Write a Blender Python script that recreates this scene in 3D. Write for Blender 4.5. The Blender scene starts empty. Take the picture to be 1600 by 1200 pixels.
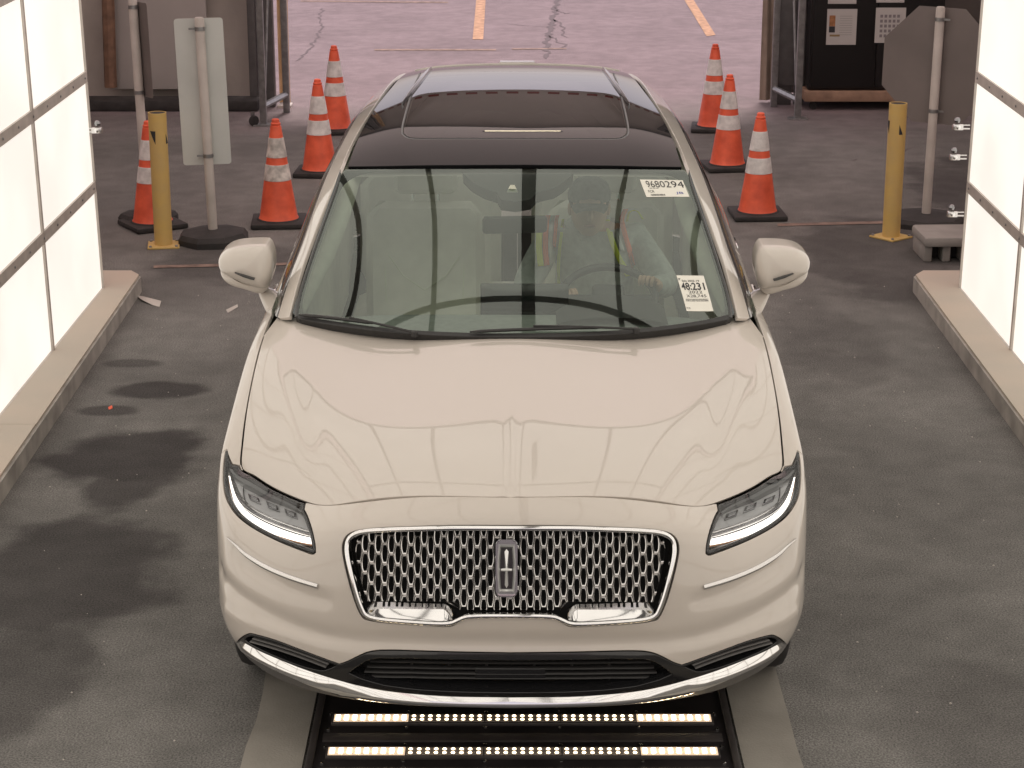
import bpy, bmesh, math, random
import numpy as np
from mathutils import Vector, Matrix
from mathutils.bvhtree import BVHTree
from mathutils.geometry import delaunay_2d_cdt

random.seed(7)
R = math.radians
scene = bpy.context.scene
COL = scene.collection

# ------------------------------------------------------------------ camera
CF, CTH, CH = 3250.0, 0.303, 3.13          # focal length in photo pixels, pitch, height
cam_d = bpy.data.cameras.new('camera')
cam = bpy.data.objects.new('camera', cam_d)
COL.objects.link(cam)
cam.location = (0, 0, CH)
cam.rotation_euler = (math.pi / 2 - CTH, 0, 0)
cam_d.sensor_width = 36
cam_d.lens = 36 * CF / 1600
cam_d.clip_end = 4000
cam_d.clip_start = 0.05
scene.camera = cam

# ------------------------------------------------------------------ light
SUN_EL, SUN_AZ = 72, 12
world = bpy.data.worlds.new('World')
scene.world = world
world.use_nodes = True
wn = world.node_tree.nodes
wl = world.node_tree.links
wn.clear()
sky = wn.new('ShaderNodeTexSky')
sky.sky_type = 'NISHITA'
sky.sun_disc = False
sky.sun_elevation = R(SUN_EL)
sky.sun_rotation = R(SUN_AZ)
sky.dust_density = 1.5
sky.air_density = 1.0
sky.ozone_density = 0.6
bg = wn.new('ShaderNodeBackground')
bg.inputs['Strength'].default_value = 0.15
wo = wn.new('ShaderNodeOutputWorld')
hs = wn.new('ShaderNodeHueSaturation'); hs.inputs['Saturation'].default_value = .30     # hazy white sky
wl.new(sky.outputs[0], hs.inputs['Color'])
tn = wn.new('ShaderNodeMix'); tn.data_type = 'RGBA'; tn.blend_type = 'MULTIPLY'; tn.inputs['Factor'].default_value = 1
tn.inputs['B'].default_value = (1.12, .96, .98, 1)
wl.new(hs.outputs[0], tn.inputs['A'])
wl.new(tn.outputs['Result'], bg.inputs['Color'])
wl.new(bg.outputs[0], wo.inputs['Surface'])
sun_d = bpy.data.lights.new('sun', 'SUN')
sun_d.energy = 3.2
sun_d.angle = R(14)
sun_d.color = (1.0, 0.87, 0.82)
sun = bpy.data.objects.new('sun', sun_d)
COL.objects.link(sun)
_sd = Vector((math.sin(R(SUN_AZ)) * math.cos(R(SUN_EL)), math.cos(R(SUN_AZ)) * math.cos(R(SUN_EL)), math.sin(R(SUN_EL))))
sun.rotation_euler = _sd.to_track_quat('Z', 'Y').to_euler()
sun.location = (0, 30, 30)
scene.view_settings.view_transform = 'Standard'
scene.view_settings.look = 'None'
scene.view_settings.gamma = 1
scene.view_settings.exposure = 0.20
scene.view_settings.use_curve_mapping = False
scene.cycles.max_bounces = 9
scene.cycles.transparent_max_bounces = 16
scene.cycles.caustics_reflective = False
scene.cycles.caustics_refractive = False
scene.cycles.use_denoising = True
scene.cycles.sample_clamp_indirect = 6

# ------------------------------------------------------------------ measuring helpers
_c, _s = math.cos(CTH), math.sin(CTH)
def view_dir(u, v):
    a = (u - 800) / CF
    b = (600 - v) / CF
    return np.array([a, _c + b * _s, -_s + b * _c])
def on_z(u, v, z=0.0):
    d = view_dir(u, v)
    t = (z - CH) / d[2]
    return np.array([0, 0, CH]) + d * t
def on_y(u, v, y):
    d = view_dir(u, v)
    return np.array([0, 0, CH]) + d * (y / d[1])
def on_x(u, v, x):
    d = view_dir(u, v)
    return np.array([0, 0, CH]) + d * (x / d[0])

# ------------------------------------------------------------------ materials
MATS = {}
def principled(name, color=(.5, .5, .5), rough=.5, metal=0., coat=0., coat_rough=.03, spec=.5, emit=None, estr=0., sheen=0., trans=0., ior=1.5):
    m = bpy.data.materials.new(name)
    m.use_nodes = True
    nt = m.node_tree
    b = nt.nodes['Principled BSDF']
    b.inputs['Base Color'].default_value = (*color, 1)
    b.inputs['Roughness'].default_value = rough
    b.inputs['Metallic'].default_value = metal
    b.inputs['Coat Weight'].default_value = coat
    b.inputs['Coat Roughness'].default_value = coat_rough
    b.inputs['Specular IOR Level'].default_value = spec
    b.inputs['Sheen Weight'].default_value = sheen
    b.inputs['Transmission Weight'].default_value = trans
    b.inputs['IOR'].default_value = ior
    if emit:
        b.inputs['Emission Color'].default_value = (*emit, 1)
        b.inputs['Emission Strength'].default_value = estr
    MATS[name] = m
    return m
def vary(m, scale=20, amt=.12, bump=0., bscale=None, detail=6, rough_amt=0., second=None, coords='Object'):
    """multiply the base colour with soft noise and add fine relief"""
    nt = m.node_tree
    N, L = nt.nodes, nt.links
    b = N['Principled BSDF']
    tc = N.new('ShaderNodeTexCoord')
    col = tuple(b.inputs['Base Color'].default_value)
    n = N.new('ShaderNodeTexNoise')
    n.inputs['Scale'].default_value = scale
    n.inputs['Detail'].default_value = detail
    src = tc.outputs[coords] if coords != 'World' else N.new('ShaderNodeNewGeometry').outputs['Position']
    L.new(src, n.inputs['Vector'])
    mr = N.new('ShaderNodeMapRange')
    mr.inputs['From Min'].default_value = .3
    mr.inputs['From Max'].default_value = .7
    L.new(n.outputs['Fac'], mr.inputs['Value'])
    mx = N.new('ShaderNodeMix')
    mx.data_type = 'RGBA'
    a = [max(0, x * (1 - amt)) for x in col[:3]] + [1]
    c = list(second) + [1] if second else [min(1, x * (1 + amt)) for x in col[:3]] + [1]
    mx.inputs['A'].default_value = a
    mx.inputs['B'].default_value = c
    L.new(mr.outputs['Result'], mx.inputs['Factor'])
    L.new(mx.outputs['Result'], b.inputs['Base Color'])
    if rough_amt:
        mr2 = N.new('ShaderNodeMapRange')
        r0 = b.inputs['Roughness'].default_value
        mr2.inputs['From Min'].default_value = .3
        mr2.inputs['From Max'].default_value = .7
        mr2.inputs['To Min'].default_value = max(0, r0 - rough_amt)
        mr2.inputs['To Max'].default_value = min(1, r0 + rough_amt)
        L.new(n.outputs['Fac'], mr2.inputs['Value'])
        L.new(mr2.outputs['Result'], b.inputs['Roughness'])
    if bump:
        n2 = N.new('ShaderNodeTexNoise')
        n2.inputs['Scale'].default_value = bscale or scale * 4
        n2.inputs['Detail'].default_value = 4
        L.new(src, n2.inputs['Vector'])
        bp = N.new('ShaderNodeBump')
        bp.inputs['Strength'].default_value = 1
        bp.inputs['Distance'].default_value = bump
        L.new(n2.outputs['Fac'], bp.inputs['Height'])
        L.new(bp.outputs['Normal'], b.inputs['Normal'])
    return m
def glass(name, tint=(.8, .9, .84), gloss=(1, 1, 1), rough=0., ior=1.5, boost=1.0):
    """single sheet of glass: tinted see-through plus mirror reflection by Fresnel"""
    m = bpy.data.materials.new(name)
    m.use_nodes = True
    N, L = m.node_tree.nodes, m.node_tree.links
    N.clear()
    out = N.new('ShaderNodeOutputMaterial')
    mix = N.new('ShaderNodeMixShader')
    tr = N.new('ShaderNodeBsdfTransparent')
    gl = N.new('ShaderNodeBsdfGlossy')
    fr = N.new('ShaderNodeFresnel')
    tr.inputs['Color'].default_value = (*tint, 1)
    gl.inputs['Color'].default_value = (*gloss, 1)
    gl.inputs['Roughness'].default_value = rough
    fr.inputs['IOR'].default_value = ior
    mu = N.new('ShaderNodeMath')
    mu.operation = 'MULTIPLY'
    mu.use_clamp = True
    mu.inputs[1].default_value = boost
    L.new(fr.outputs[0], mu.inputs[0])
    L.new(mu.outputs[0], mix.inputs['Fac'])
    L.new(tr.outputs[0], mix.inputs[1])
    L.new(gl.outputs[0], mix.inputs[2])
    L.new(mix.outputs[0], out.inputs['Surface'])
    MATS[name] = m
    return m

paint = principled('champagne_paint', (.575, .522, .468), .38, 0., 1.0, .02)
black_gloss = principled('black_gloss', (.012, .012, .013), .12, coat=.5)
black_plastic = vary(principled('black_plastic', (.022, .021, .021), .48), 60, .2)
grey_plastic = vary(principled('dark_grey_plastic', (.12, .115, .112), .42), 80, .12, .0002, 900)
rubber = vary(principled('rubber', (.028, .026, .026), .7), 30, .25)
chrome = principled('chrome', (.86, .86, .86), .07, 1.0)
satin_chrome = principled('satin_chrome', (.74, .73, .72), .22, 1.0)
chrome_dark = principled('dark_chrome', (.32, .32, .33), .18, 1.0)
moulding = principled('windshield_moulding', (.045, .055, .06), .18, coat=.4)
glass_ws = glass('windshield_glass', (.87, .95, .89), gloss=(.92, 1, .95), boost=2.2)
glass_side = glass('side_glass', (.70, .78, .73), boost=1.4)
glass_dark = glass('privacy_glass', (.22, .24, .23), boost=1.4)
roof_glass = principled('panoramic_roof_glass', (.010, .010, .011), .03, ior=1.22)
roof_glass2 = principled('sunroof_panel_glass', (.012, .012, .013), .03, ior=1.25)
lens_glass = glass('clear_lens', (.93, .94, .95), boost=1.0, ior=1.45)
cream = vary(principled('cream_leather', (.76, .75, .66), .55), 14, .05, .0006, 350)
cream_trim = vary(principled('cream_trim', (.74, .76, .63), .7), 20, .05)
dash_mat = vary(principled('dashboard_grey', (.30, .32, .30), .7), 40, .1, .0004, 600)
dark_trim = principled('dark_trim', (.05, .05, .05), .5)
headliner = principled('headliner', (.45, .45, .40), .9)
under = principled('underbody_black', (.012, .012, .012), .9)
reflector = principled('headlight_reflector', (.66, .665, .67), .45, .1)
drl = principled('running_light', (.9, .88, .85), .3, emit=(1.0, .93, .84), estr=1.7)
amber = principled('amber_reflector', (.45, .22, .10), .3, .3)

# ------------------------------------------------------------------ object helpers
def link(name, me, parent=None, mat=None):
    o = bpy.data.objects.new(name, me)
    COL.objects.link(o)
    if parent is not None:
        o.parent = parent
    if mat is not None and me is not None and not me.materials:
        me.materials.append(mat)
    return o
def tag(o, label=None, cat=None, group=None, kind=None):
    if label: o['label'] = label
    if cat: o['category'] = cat
    if group: o['group'] = group
    if kind: o['kind'] = kind
    return o
def empty(name, loc=(0, 0, 0), rz=0., **k):
    o = bpy.data.objects.new(name, None)
    COL.objects.link(o)
    o.location = loc
    o.rotation_euler = (0, 0, rz)
    o.empty_display_size = .2
    return tag(o, **k)
class MB:
    """collects simple shapes into one mesh"""
    def __init__(s):
        s.bm = bmesh.new()
    def box(s, c, d, rot=None, bevel=0.):
        r = bmesh.ops.create_cube(s.bm, size=1)
        vs = r['verts']
        bmesh.ops.scale(s.bm, vec=d, verts=vs)
        if bevel:
            es = list({e for v in vs for e in v.link_edges})
            g = bmesh.ops.bevel(s.bm, geom=es, offset=bevel, segments=2, affect='EDGES', profile=.5)
            vs = list({v for f in g['faces'] for v in f.verts} | {v for v in vs if v.is_valid})
        if rot is not None:
            bmesh.ops.rotate(s.bm, cent=(0, 0, 0), matrix=rot, verts=vs)
        bmesh.ops.translate(s.bm, vec=c, verts=vs)
        return s
    def lathe(s, prof, c=(0, 0, 0), n=32, rot=None, cap=True):
        rings = []
        new = []
        for r, z in prof:
            ring = [s.bm.verts.new((r * math.cos(2 * math.pi * k / n), r * math.sin(2 * math.pi * k / n), z)) for k in range(n)]
            rings.append(ring)
            new += ring
        for a, b in zip(rings, rings[1:]):
            for k in range(n):
                s.bm.faces.new((a[k], a[(k + 1) % n], b[(k + 1) % n], b[k]))
        if cap:
            s.bm.faces.new(rings[0][::-1])
            s.bm.faces.new(rings[-1])
        if rot is not None:
            bmesh.ops.rotate(s.bm, cent=(0, 0, 0), matrix=rot, verts=new)
        bmesh.ops.translate(s.bm, vec=c, verts=new)
        return s
    def tube(s, pts, r, n=8, caps=True, closed=False):
        pts = [Vector(p) for p in pts]
        rr = r if hasattr(r, '__len__') else [r] * len(pts)
        rings = []
        up = None
        m = len(pts)
        for i, p in enumerate(pts):
            if closed:
                t = (pts[(i + 1) % m] - pts[i - 1]).normalized()
            else:
                t = (pts[min(i + 1, m - 1)] - pts[max(i - 1, 0)]).normalized()
            if up is None:
                up = Vector((0, 0, 1)) if abs(t.z) < .9 else Vector((0, 1, 0))
            side = t.cross(up).normalized()
            up = side.cross(t).normalized()
            rings.append([s.bm.verts.new(p + (side * math.cos(a) + up * math.sin(a)) * rr[i]) for a in [2 * math.pi * k / n for k in range(n)]])
        seq = list(zip(rings, rings[1:]))
        if closed:
            seq.append((rings[-1], rings[0]))
        for a, b in seq:
            for k in range(n):
                s.bm.faces.new((a[k], a[(k + 1) % n], b[(k + 1) % n], b[k]))
        if caps and not closed:
            s.bm.faces.new(rings[0][::-1])
            s.bm.faces.new(rings[-1])
        return s
    def prism(s, pts, d, axis='y', at=0.):
        """polygon (a,b) extruded by d along axis"""
        def mk(p, k):
            return {'y': (p[0], at + k, p[1]), 'x': (at + k, p[0], p[1]), 'z': (p[0], p[1], at + k)}[axis]
        a = [s.bm.verts.new(mk(p, 0)) for p in pts]
        b = [s.bm.verts.new(mk(p, d)) for p in pts]
        s.bm.faces.new(a)
        s.bm.faces.new(b[::-1])
        for k in range(len(pts)):
            s.bm.faces.new((a[k], b[k], b[(k + 1) % len(pts)], a[(k + 1) % len(pts)]))
        return s
    def grid(s, fn, nu, nv):
        vs = [[s.bm.verts.new(fn(i / nu, j / nv)) for j in range(nv + 1)] for i in range(nu + 1)]
        for i in range(nu):
            for j in range(nv):
                s.bm.faces.new((vs[i][j], vs[i + 1][j], vs[i + 1][j + 1], vs[i][j + 1]))
        return s
    def mesh(s, name, mat, smooth=True, angle=40):
        bmesh.ops.recalc_face_normals(s.bm, faces=s.bm.faces)
        if smooth:
            ca = R(angle)
            for f in s.bm.faces: f.smooth = True
            for e in s.bm.edges:
                if len(e.link_faces) == 2 and e.calc_face_angle(0) > ca:
                    e.smooth = False
        me = bpy.data.meshes.new(name)
        s.bm.to_mesh(me)
        s.bm.free()
        if mat: me.materials.append(mat)
        return me
    def build(s, name, mat, parent=None, smooth=True, angle=40):
        return link(name, s.mesh(name, mat, smooth, angle), parent)
def copy_thing(o, parent=None):
    c = o.copy()
    COL.objects.link(c)
    if parent is not None:
        c.parent = parent
    for ch in list(KIDS.get(o.name, [])):
        copy_thing(ch, c)
    return c
KIDS = {}
def copy_tree(o, parent=None, kids=None):
    kids = kids if kids is not None else children_map()
    c = o.copy()
    COL.objects.link(c)
    c.parent = parent
    for ch in kids.get(o, []):
        copy_tree(ch, c, kids)
    return c
def children_map():
    k = {}
    for o in scene.objects:
        if o.parent: k.setdefault(o.parent, []).append(o)
    return k
# ------------------------------------------------------------------ smooth surfaces (tensor B-splines)
def basis(n, t):
    """clamped uniform cubic B-spline basis, one row per parameter"""
    m = n - 3
    kn = np.concatenate([[0] * 4, np.arange(1, m) / m, [1] * 4]).astype(float)
    t = np.clip(np.atleast_1d(np.asarray(t, float)), 0, 1 - 1e-9)
    i = np.minimum((t * m).astype(int), m - 1) + 3
    N_ = [np.ones_like(t)]
    left, right = [None], [None]
    for j in range(1, 4):
        left.append(t - kn[i + 1 - j]); right.append(kn[i + j] - t)
        saved = 0.; new = []
        for r in range(j):
            w = N_[r] / (right[r + 1] + left[j - r])
            new.append(saved + right[r + 1] * w); saved = left[j - r] * w
        new.append(saved); N_ = new
    out = np.zeros((len(t), n)); ar = np.arange(len(t))
    for k in range(4): out[ar, i - 3 + k] = N_[k]
    return out
def node(n):      # greville abscissae
    kn = np.concatenate([[0] * 4, np.arange(1, n - 3) / (n - 3), [1] * 4]).astype(float)
    return np.array([kn[i + 1:i + 4].mean() for i in range(n)])
class Surf:
    """P[i][j] = points; sharpened so the surface passes near them"""
    def __init__(s, P, sharpen=2, disp=None, dens=(260, 120)):
        P = np.array(P, float)
        s.n, s.m = P.shape[:2]
        s.P = P.copy()
        s.disp = None
        gs, gt = node(s.n), node(s.m)
        for _ in range(sharpen):
            S = np.einsum('ai,ijk,bj->abk', basis(s.n, gs), s.P, basis(s.m, gt), optimize=True)
            s.P += P - S
        s.disp = disp
        s.dens = dens
        s._bvh = None
    def base(s, a, b):
        Ba, Bb = basis(s.n, a), basis(s.m, b)
        X = (Ba @ s.P.reshape(s.n, -1)).reshape(-1, s.m, 3)
        return (X * Bb[:, :, None]).sum(1)
    def pos0(s, a, b):
        return s.base(a, b)
    def nrm_of(s, f, a, b, e=4e-4):
        a = np.asarray(a, float); b = np.asarray(b, float)
        a1, a0 = np.clip(a + e, 0, 1), np.clip(a - e, 0, 1)
        b1, b0 = np.clip(b + e, 0, 1), np.clip(b - e, 0, 1)
        n = np.cross(f(a1, b) - f(a0, b), f(a, b1) - f(a, b0))
        return n / np.maximum(np.linalg.norm(n, axis=1), 1e-12)[:, None] * s.sign
    sign = 1.0
    def pos(s, a, b):
        p = s.base(a, b)
        if s.disp is not None:
            p = p + s.nrm_of(s.base, a, b) * s.disp(p)[:, None]
        return p
    def frame(s, a, b, off=0.):
        p = s.pos(a, b)
        n = s.nrm_of(s.pos, a, b)
        return p + n * np.asarray(off).reshape(-1, 1) if np.ndim(off) or off else p, n
    def jac(s, a, b, e=1e-3):
        a = np.asarray(a, float); b = np.asarray(b, float)
        a1, a0 = np.clip(a + e, 0, 1), np.clip(a - e, 0, 1)
        b1, b0 = np.clip(b + e, 0, 1), np.clip(b - e, 0, 1)
        return (s.base(a1, b) - s.base(a0, b)) / (a1 - a0)[:, None], (s.base(a, b1) - s.base(a, b0)) / (b1 - b0)[:, None]
    def bvh(s):
        if s._bvh is None:
            na, nb = s.dens
            A, B = np.meshgrid(np.linspace(0, 1, na + 1), np.linspace(0, 1, nb + 1), indexing='ij')
            p = s.base(A.ravel(), B.ravel())
            idx = np.arange((na + 1) * (nb + 1)).reshape(na + 1, nb + 1)
            tris = []
            for i in range(na):
                for j in range(nb):
                    a, b, c, d = idx[i, j], idx[i + 1, j], idx[i + 1, j + 1], idx[i, j + 1]
                    tris.append((a, b, c)); tris.append((a, c, d))
            s._v = p
            s._t = tris
            s._bvh = BVHTree.FromPolygons([tuple(x) for x in p], tris)
        return s._bvh
    def cast(s, o, d, near=False):
        bv = s.bvh()
        loc, n, f, dist = bv.ray_cast(Vector(o), Vector(d).normalized())
        if loc is None:
            # closest approach: walk the ray and take the nearest surface point
            best = None
            dd = Vector(d).normalized()
            for k in np.linspace(.5, 14, 500):
                q = Vector(o) + dd * float(k)
                l2, n2, f2, d2 = bv.find_nearest(q)
                if best is None or d2 < best[0]: best = (d2, l2, f2)
            loc, f = best[1], best[2]
        tri = s._t[f]
        a, b, c = [np.array(s._v[i]) for i in tri]
        na, nb = s.dens
        st = [np.array([(i // (nb + 1)) / na, (i % (nb + 1)) / nb]) for i in tri]
        M = np.stack([a - c, b - c], 1)
        w, *_ = np.linalg.lstsq(M, np.array(loc) - c, rcond=None)
        return st[0] * w[0] + st[1] * w[1] + st[2] * (1 - w.sum())
    def near(s, p):
        loc, n, f, dist = s.bvh().find_nearest(Vector(p))
        tri = s._t[f]
        a, b, c = [np.array(s._v[i]) for i in tri]
        na, nb = s.dens
        st = [np.array([(i // (nb + 1)) / na, (i % (nb + 1)) / nb]) for i in tri]
        M = np.stack([a - c, b - c], 1)
        w, *_ = np.linalg.lstsq(M, np.array(loc) - c, rcond=None)
        return st[0] * w[0] + st[1] * w[1] + st[2] * (1 - w.sum())

CAR_Y = 5.8
def centre_u(v):
    return 797.5 + max(0, 800 - v) * .0152
CAM_IN_CAR = np.array([0, -CAR_Y, CH])
def px_st(S, pts):
    """outline measured on the left half of the photo -> surface parameters"""
    return [S.cast(CAM_IN_CAR, view_dir(800 + (u - centre_u(v)), v)) for u, v in pts]
def mirror_st(pts):
    return [np.array([1 - p[0], p[1]]) for p in pts][::-1]

def catmull(pts, closed=False, step=.35, corners=()):
    """smooth a 2D/3D polyline, keeping listed corner indices sharp"""
    pts = [np.asarray(p, float) for p in pts]
    n = len(pts)
    out = []
    segs = n if closed else n - 1
    for i in range(segs):
        p1, p2 = pts[i], pts[(i + 1) % n]
        p0 = pts[(i - 1) % n] if (closed or i > 0) else p1
        p3 = pts[(i + 2) % n] if (closed or i < n - 2) else p2
        if i in corners: p0 = p1
        if (i + 1) % n in corners: p3 = p2
        for t in np.arange(0, 1, step):
            t2, t3 = t * t, t ** 3
            out.append(.5 * ((2 * p1) + (-p0 + p2) * t + (2 * p0 - 5 * p1 + 4 * p2 - p3) * t2 + (-p0 + 3 * p1 - 3 * p2 + p3) * t3))
    if not closed: out.append(pts[-1])
    return out
def resample(P, step, closed=True):
    """P: list of 2D param points with 3D metric given by 3D array Q"""
    raise NotImplementedError
def densify(S, poly, step):
    """insert points so that 3D spacing <= step; drop near-duplicates"""
    poly = np.array(poly)
    q = S.base(poly[:, 0], poly[:, 1])
    out = []
    n = len(poly)
    acc = None
    for i in range(n):
        j = (i + 1) % n
        d = np.linalg.norm(q[j] - q[i])
        if acc is None or np.linalg.norm(q[i] - acc) > step * .3:
            out.append(poly[i]); acc = q[i]
        k = int(d / step)
        for t in range(1, k + 1):
            w = t / (k + 1)
            out.append(poly[i] * (1 - w) + poly[j] * w)
            acc = q[i] * (1 - w) + q[j] * w
    if len(out) > 2:
        a = S.base(*np.array([out[0], out[-1]]).T)
        if np.linalg.norm(a[0] - a[1]) < step * .3: out.pop()
    return np.array(out)
def area2(p):
    x, y = p[:, 0], p[:, 1]
    return .5 * np.sum(x * np.roll(y, -1) - y * np.roll(x, -1))
def inset(S, poly, d):
    """shift outline inward by d metres (negative = outward)"""
    ccw = 1 if area2(poly) > 0 else -1
    Ja, Jb = S.jac(poly[:, 0], poly[:, 1])
    nxt, prv = np.roll(poly, -1, 0), np.roll(poly, 1, 0)
    def t3(dv):
        v = Ja * dv[:, :1] + Jb * dv[:, 1:]
        return v / np.maximum(np.linalg.norm(v, axis=1), 1e-9)[:, None]
    ta, tb = t3(poly - prv), t3(nxt - poly)
    n = np.cross(Ja, Jb); n /= np.linalg.norm(n, axis=1)[:, None]
    na, nb_ = np.cross(n, ta) * ccw, np.cross(n, tb) * ccw
    m = na + nb_
    ln = np.linalg.norm(m, axis=1)[:, None]
    m = m / np.maximum(ln, 1e-6)
    cosh = np.maximum((m * na).sum(1), .45)
    off = m * (d / cosh)[:, None]
    out = poly.copy()
    for i in range(len(poly)):
        M = np.stack([Ja[i], Jb[i]], 1)
        w, *_ = np.linalg.lstsq(M, off[i], rcond=None)
        out[i] += w
    return np.clip(out, 0, 1)
def inside(poly, P):
    x, y = P[:, 0], P[:, 1]
    c = np.zeros(len(P), bool)
    px, py = poly[:, 0], poly[:, 1]
    qx, qy = np.roll(px, -1), np.roll(py, -1)
    for i in range(len(poly)):
        cond = ((py[i] > y) != (qy[i] > y))
        if not cond.any(): continue
        xx = (qx[i] - px[i]) * (y - py[i]) / (qy[i] - py[i] + 1e-15) + px[i]
        c ^= cond & (x < xx)
    return c
def poly_dist(poly, P, sc):
    a = poly * sc
    b = np.roll(a, -1, 0)
    p = P * sc
    best = np.full(len(P), 1e9)
    for i in range(len(a)):
        d = b[i] - a[i]
        L = max((d * d).sum(), 1e-15)
        t = np.clip(((p - a[i]) @ d) / L, 0, 1)
        q = a[i] + t[:, None] * d
        best = np.minimum(best, np.hypot(*(p - q).T))
    return best
def panel(S, outline, name, mat, parent, holes=(), res=.016, gap=.0018, off=0., flange=.014, fil=.0022, estep=.010, back=False, smooth_edge=True):
    """a sheet cut out of surface S: outline and holes in surface parameters, edges rolled inwards"""
    loops = []
    for k, pl in enumerate([outline] + list(holes)):
        pl = np.clip(np.array(pl, float), 0, 1)
        pl = densify(S, pl, estep)
        pl = inset(S, pl, gap if k == 0 else -gap)
        loops.append(pl)
    inner = [inset(S, pl, fil if k == 0 else -fil) for k, pl in enumerate(loops)]
    o = loops[0]
    lo, hi = o.min(0), o.max(0)
    mid = (lo + hi) / 2
    ca, cb = S.jac(o[:, 0], o[:, 1])
    sc = np.array([np.median(np.linalg.norm(ca, axis=1)), np.median(np.linalg.norm(cb, axis=1))])
    na = max(2, int((hi - lo)[0] * sc[0] / res)); nb = max(2, int((hi - lo)[1] * sc[1] / res))
    A, B = np.meshgrid(np.linspace(lo[0], hi[0], na + 1), np.linspace(lo[1], hi[1], nb + 1), indexing='ij')
    G = np.stack([A.ravel(), B.ravel()], 1)
    ok = inside(inner[0], G)
    for h in inner[1:]: ok &= ~inside(h, G)
    G = G[ok]
    if len(G):
        dist = np.full(len(G), 1e9)
        for l in inner: dist = np.minimum(dist, poly_dist(l, G, sc))
        G = G[dist > res * .45]
    vs, ed = [], []
    for l in inner:
        b0 = len(vs)
        vs += [Vector(p * sc) for p in l]
        ed += [(b0 + i, b0 + (i + 1) % len(l)) for i in range(len(l))]
    nb_ring = len(vs)
    vs += [Vector(p * sc) for p in G]
    ov, oe, of, iv, ie, if_ = delaunay_2d_cdt(vs, ed, [], 0, 1e-7)
    V = np.array([(v.x, v.y) for v in ov]) / sc
    F = np.array([list(f) for f in of if len(f) == 3])
    cen = V[F].mean(1)
    ok = inside(inner[0], cen)
    for h in inner[1:]: ok &= ~inside(h, cen)
    F = F[ok]
    V = np.clip(V, 0, 1)
    P0, N0 = S.frame(V[:, 0], V[:, 1], off)
    verts = [tuple(p) for p in P0]
    nor = [tuple(n) for n in N0]
    # orientation
    f0 = F[len(F) // 2]
    t = np.cross(P0[f0[1]] - P0[f0[0]], P0[f0[2]] - P0[f0[0]])
    if t @ N0[f0[0]] < 0: F = F[:, ::-1]
    faces = [tuple(int(x) for x in f) for f in F]
    # map of ring verts to output verts
    back_ix = {}
    for oi, src in enumerate(iv):
        for k in src: back_ix[k] = oi
    base = 0
    if flange:
        for li, (l, inn) in enumerate(zip(loops, inner)):
            n = len(l)
            p1, n1 = S.frame(l[:, 0], l[:, 1], off)
            pin, _ = S.frame(inn[:, 0], inn[:, 1], off)
            outd = p1 - pin
            outd /= np.maximum(np.linalg.norm(outd, axis=1), 1e-9)[:, None]
            a = p1 - n1 * fil * .35 - outd * fil * .28
            b = p1 - n1 * fil
            c = p1 - n1 * flange
            k0 = len(verts)
            for arr, nn in ((a, n1 * .7 + outd * .7), (b, outd), (c, outd)):
                verts += [tuple(x) for x in arr]
                nor += [tuple(x / np.linalg.norm(x)) for x in nn]
            ring0 = [back_ix.get(base + i) for i in range(n)]
            for i in range(n):
                j = (i + 1) % n
                prev = (ring0[i], ring0[j])
                for r in range(3):
                    cur = (k0 + r * n + i, k0 + r * n + j)
                    if None not in prev and len({prev[0], prev[1], cur[0], cur[1]}) == 4:
                        q = (prev[0], prev[1], cur[1], cur[0])
                        t = np.cross(np.subtract(verts[q[1]], verts[q[0]]), np.subtract(verts[q[3]], verts[q[0]]))
                        if t @ np.array(nor[q[2]]) < 0: q = q[::-1]
                        faces.append(q)
                    prev = cur
            base += n
    me = bpy.data.meshes.new(name)
    me.from_pydata(verts, [], faces)
    me.materials.append(mat)
    me.shade_smooth()
    me.normals_split_custom_set_from_vertices(nor)
    me.update()
    return link(name, me, parent)
def ribbon(S, path, name, mat, parent, w=.01, h=.004, off=0., n=7, closed=False, step=.01, flat=False, tilt=0.):
    """bar of rounded section lying along a surface path (surface params)"""
    path = np.array(path, float)
    if closed:
        pl = densify(S, path, step)
    else:
        q = S.base(path[:, 0], path[:, 1]); out = []
        for i in range(len(path) - 1):
            k = max(1, int(np.linalg.norm(q[i + 1] - q[i]) / step))
            for t in range(k): out.append(path[i] + (path[i + 1] - path[i]) * t / k)
        out.append(path[-1]); pl = np.array(out)
    W = np.interp(np.linspace(0, 1, len(pl)), np.linspace(0, 1, len(w)), w) if hasattr(w, '__len__') else np.full(len(pl), w)
    p, nr = S.frame(pl[:, 0], pl[:, 1], off)
    if closed:
        t = np.roll(p, -1, 0) - np.roll(p, 1, 0)
    else:
        t = np.gradient(p, axis=0)
    t /= np.linalg.norm(t, axis=1)[:, None]
    sd = np.cross(t, nr); sd /= np.linalg.norm(sd, axis=1)[:, None]
    bm = bmesh.new()
    rings = []
    for i in range(len(pl)):
        ring = []
        for k in range(n):
            a = math.pi * k / (n - 1)
            ca, sa = math.cos(a), math.sin(a)
            if flat:
                ca = math.copysign(abs(ca) ** .45, ca); sa = abs(sa) ** .45
            q = p[i] + sd[i] * ca * W[i] / 2 + nr[i] * (sa * h + tilt * ca)
            ring.append(bm.verts.new(q))
        ring.append(bm.verts.new(p[i] - sd[i] * W[i] / 2 - nr[i] * h))
        ring.append(bm.verts.new(p[i] + sd[i] * W[i] / 2 - nr[i] * h))
        rings.append(ring)
    m = len(rings[0])
    seq = list(zip(rings, rings[1:])) + ([(rings[-1], rings[0])] if closed else [])
    for a, b in seq:
        for k in range(m):
            bm.faces.new((a[k], a[(k + 1) % m], b[(k + 1) % m], b[k]))
    if not closed:
        bm.faces.new(rings[0]); bm.faces.new(rings[-1][::-1])
    mb = MB(); mb.bm.free(); mb.bm = bm
    return mb.build(name, mat, parent, angle=50)
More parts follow.
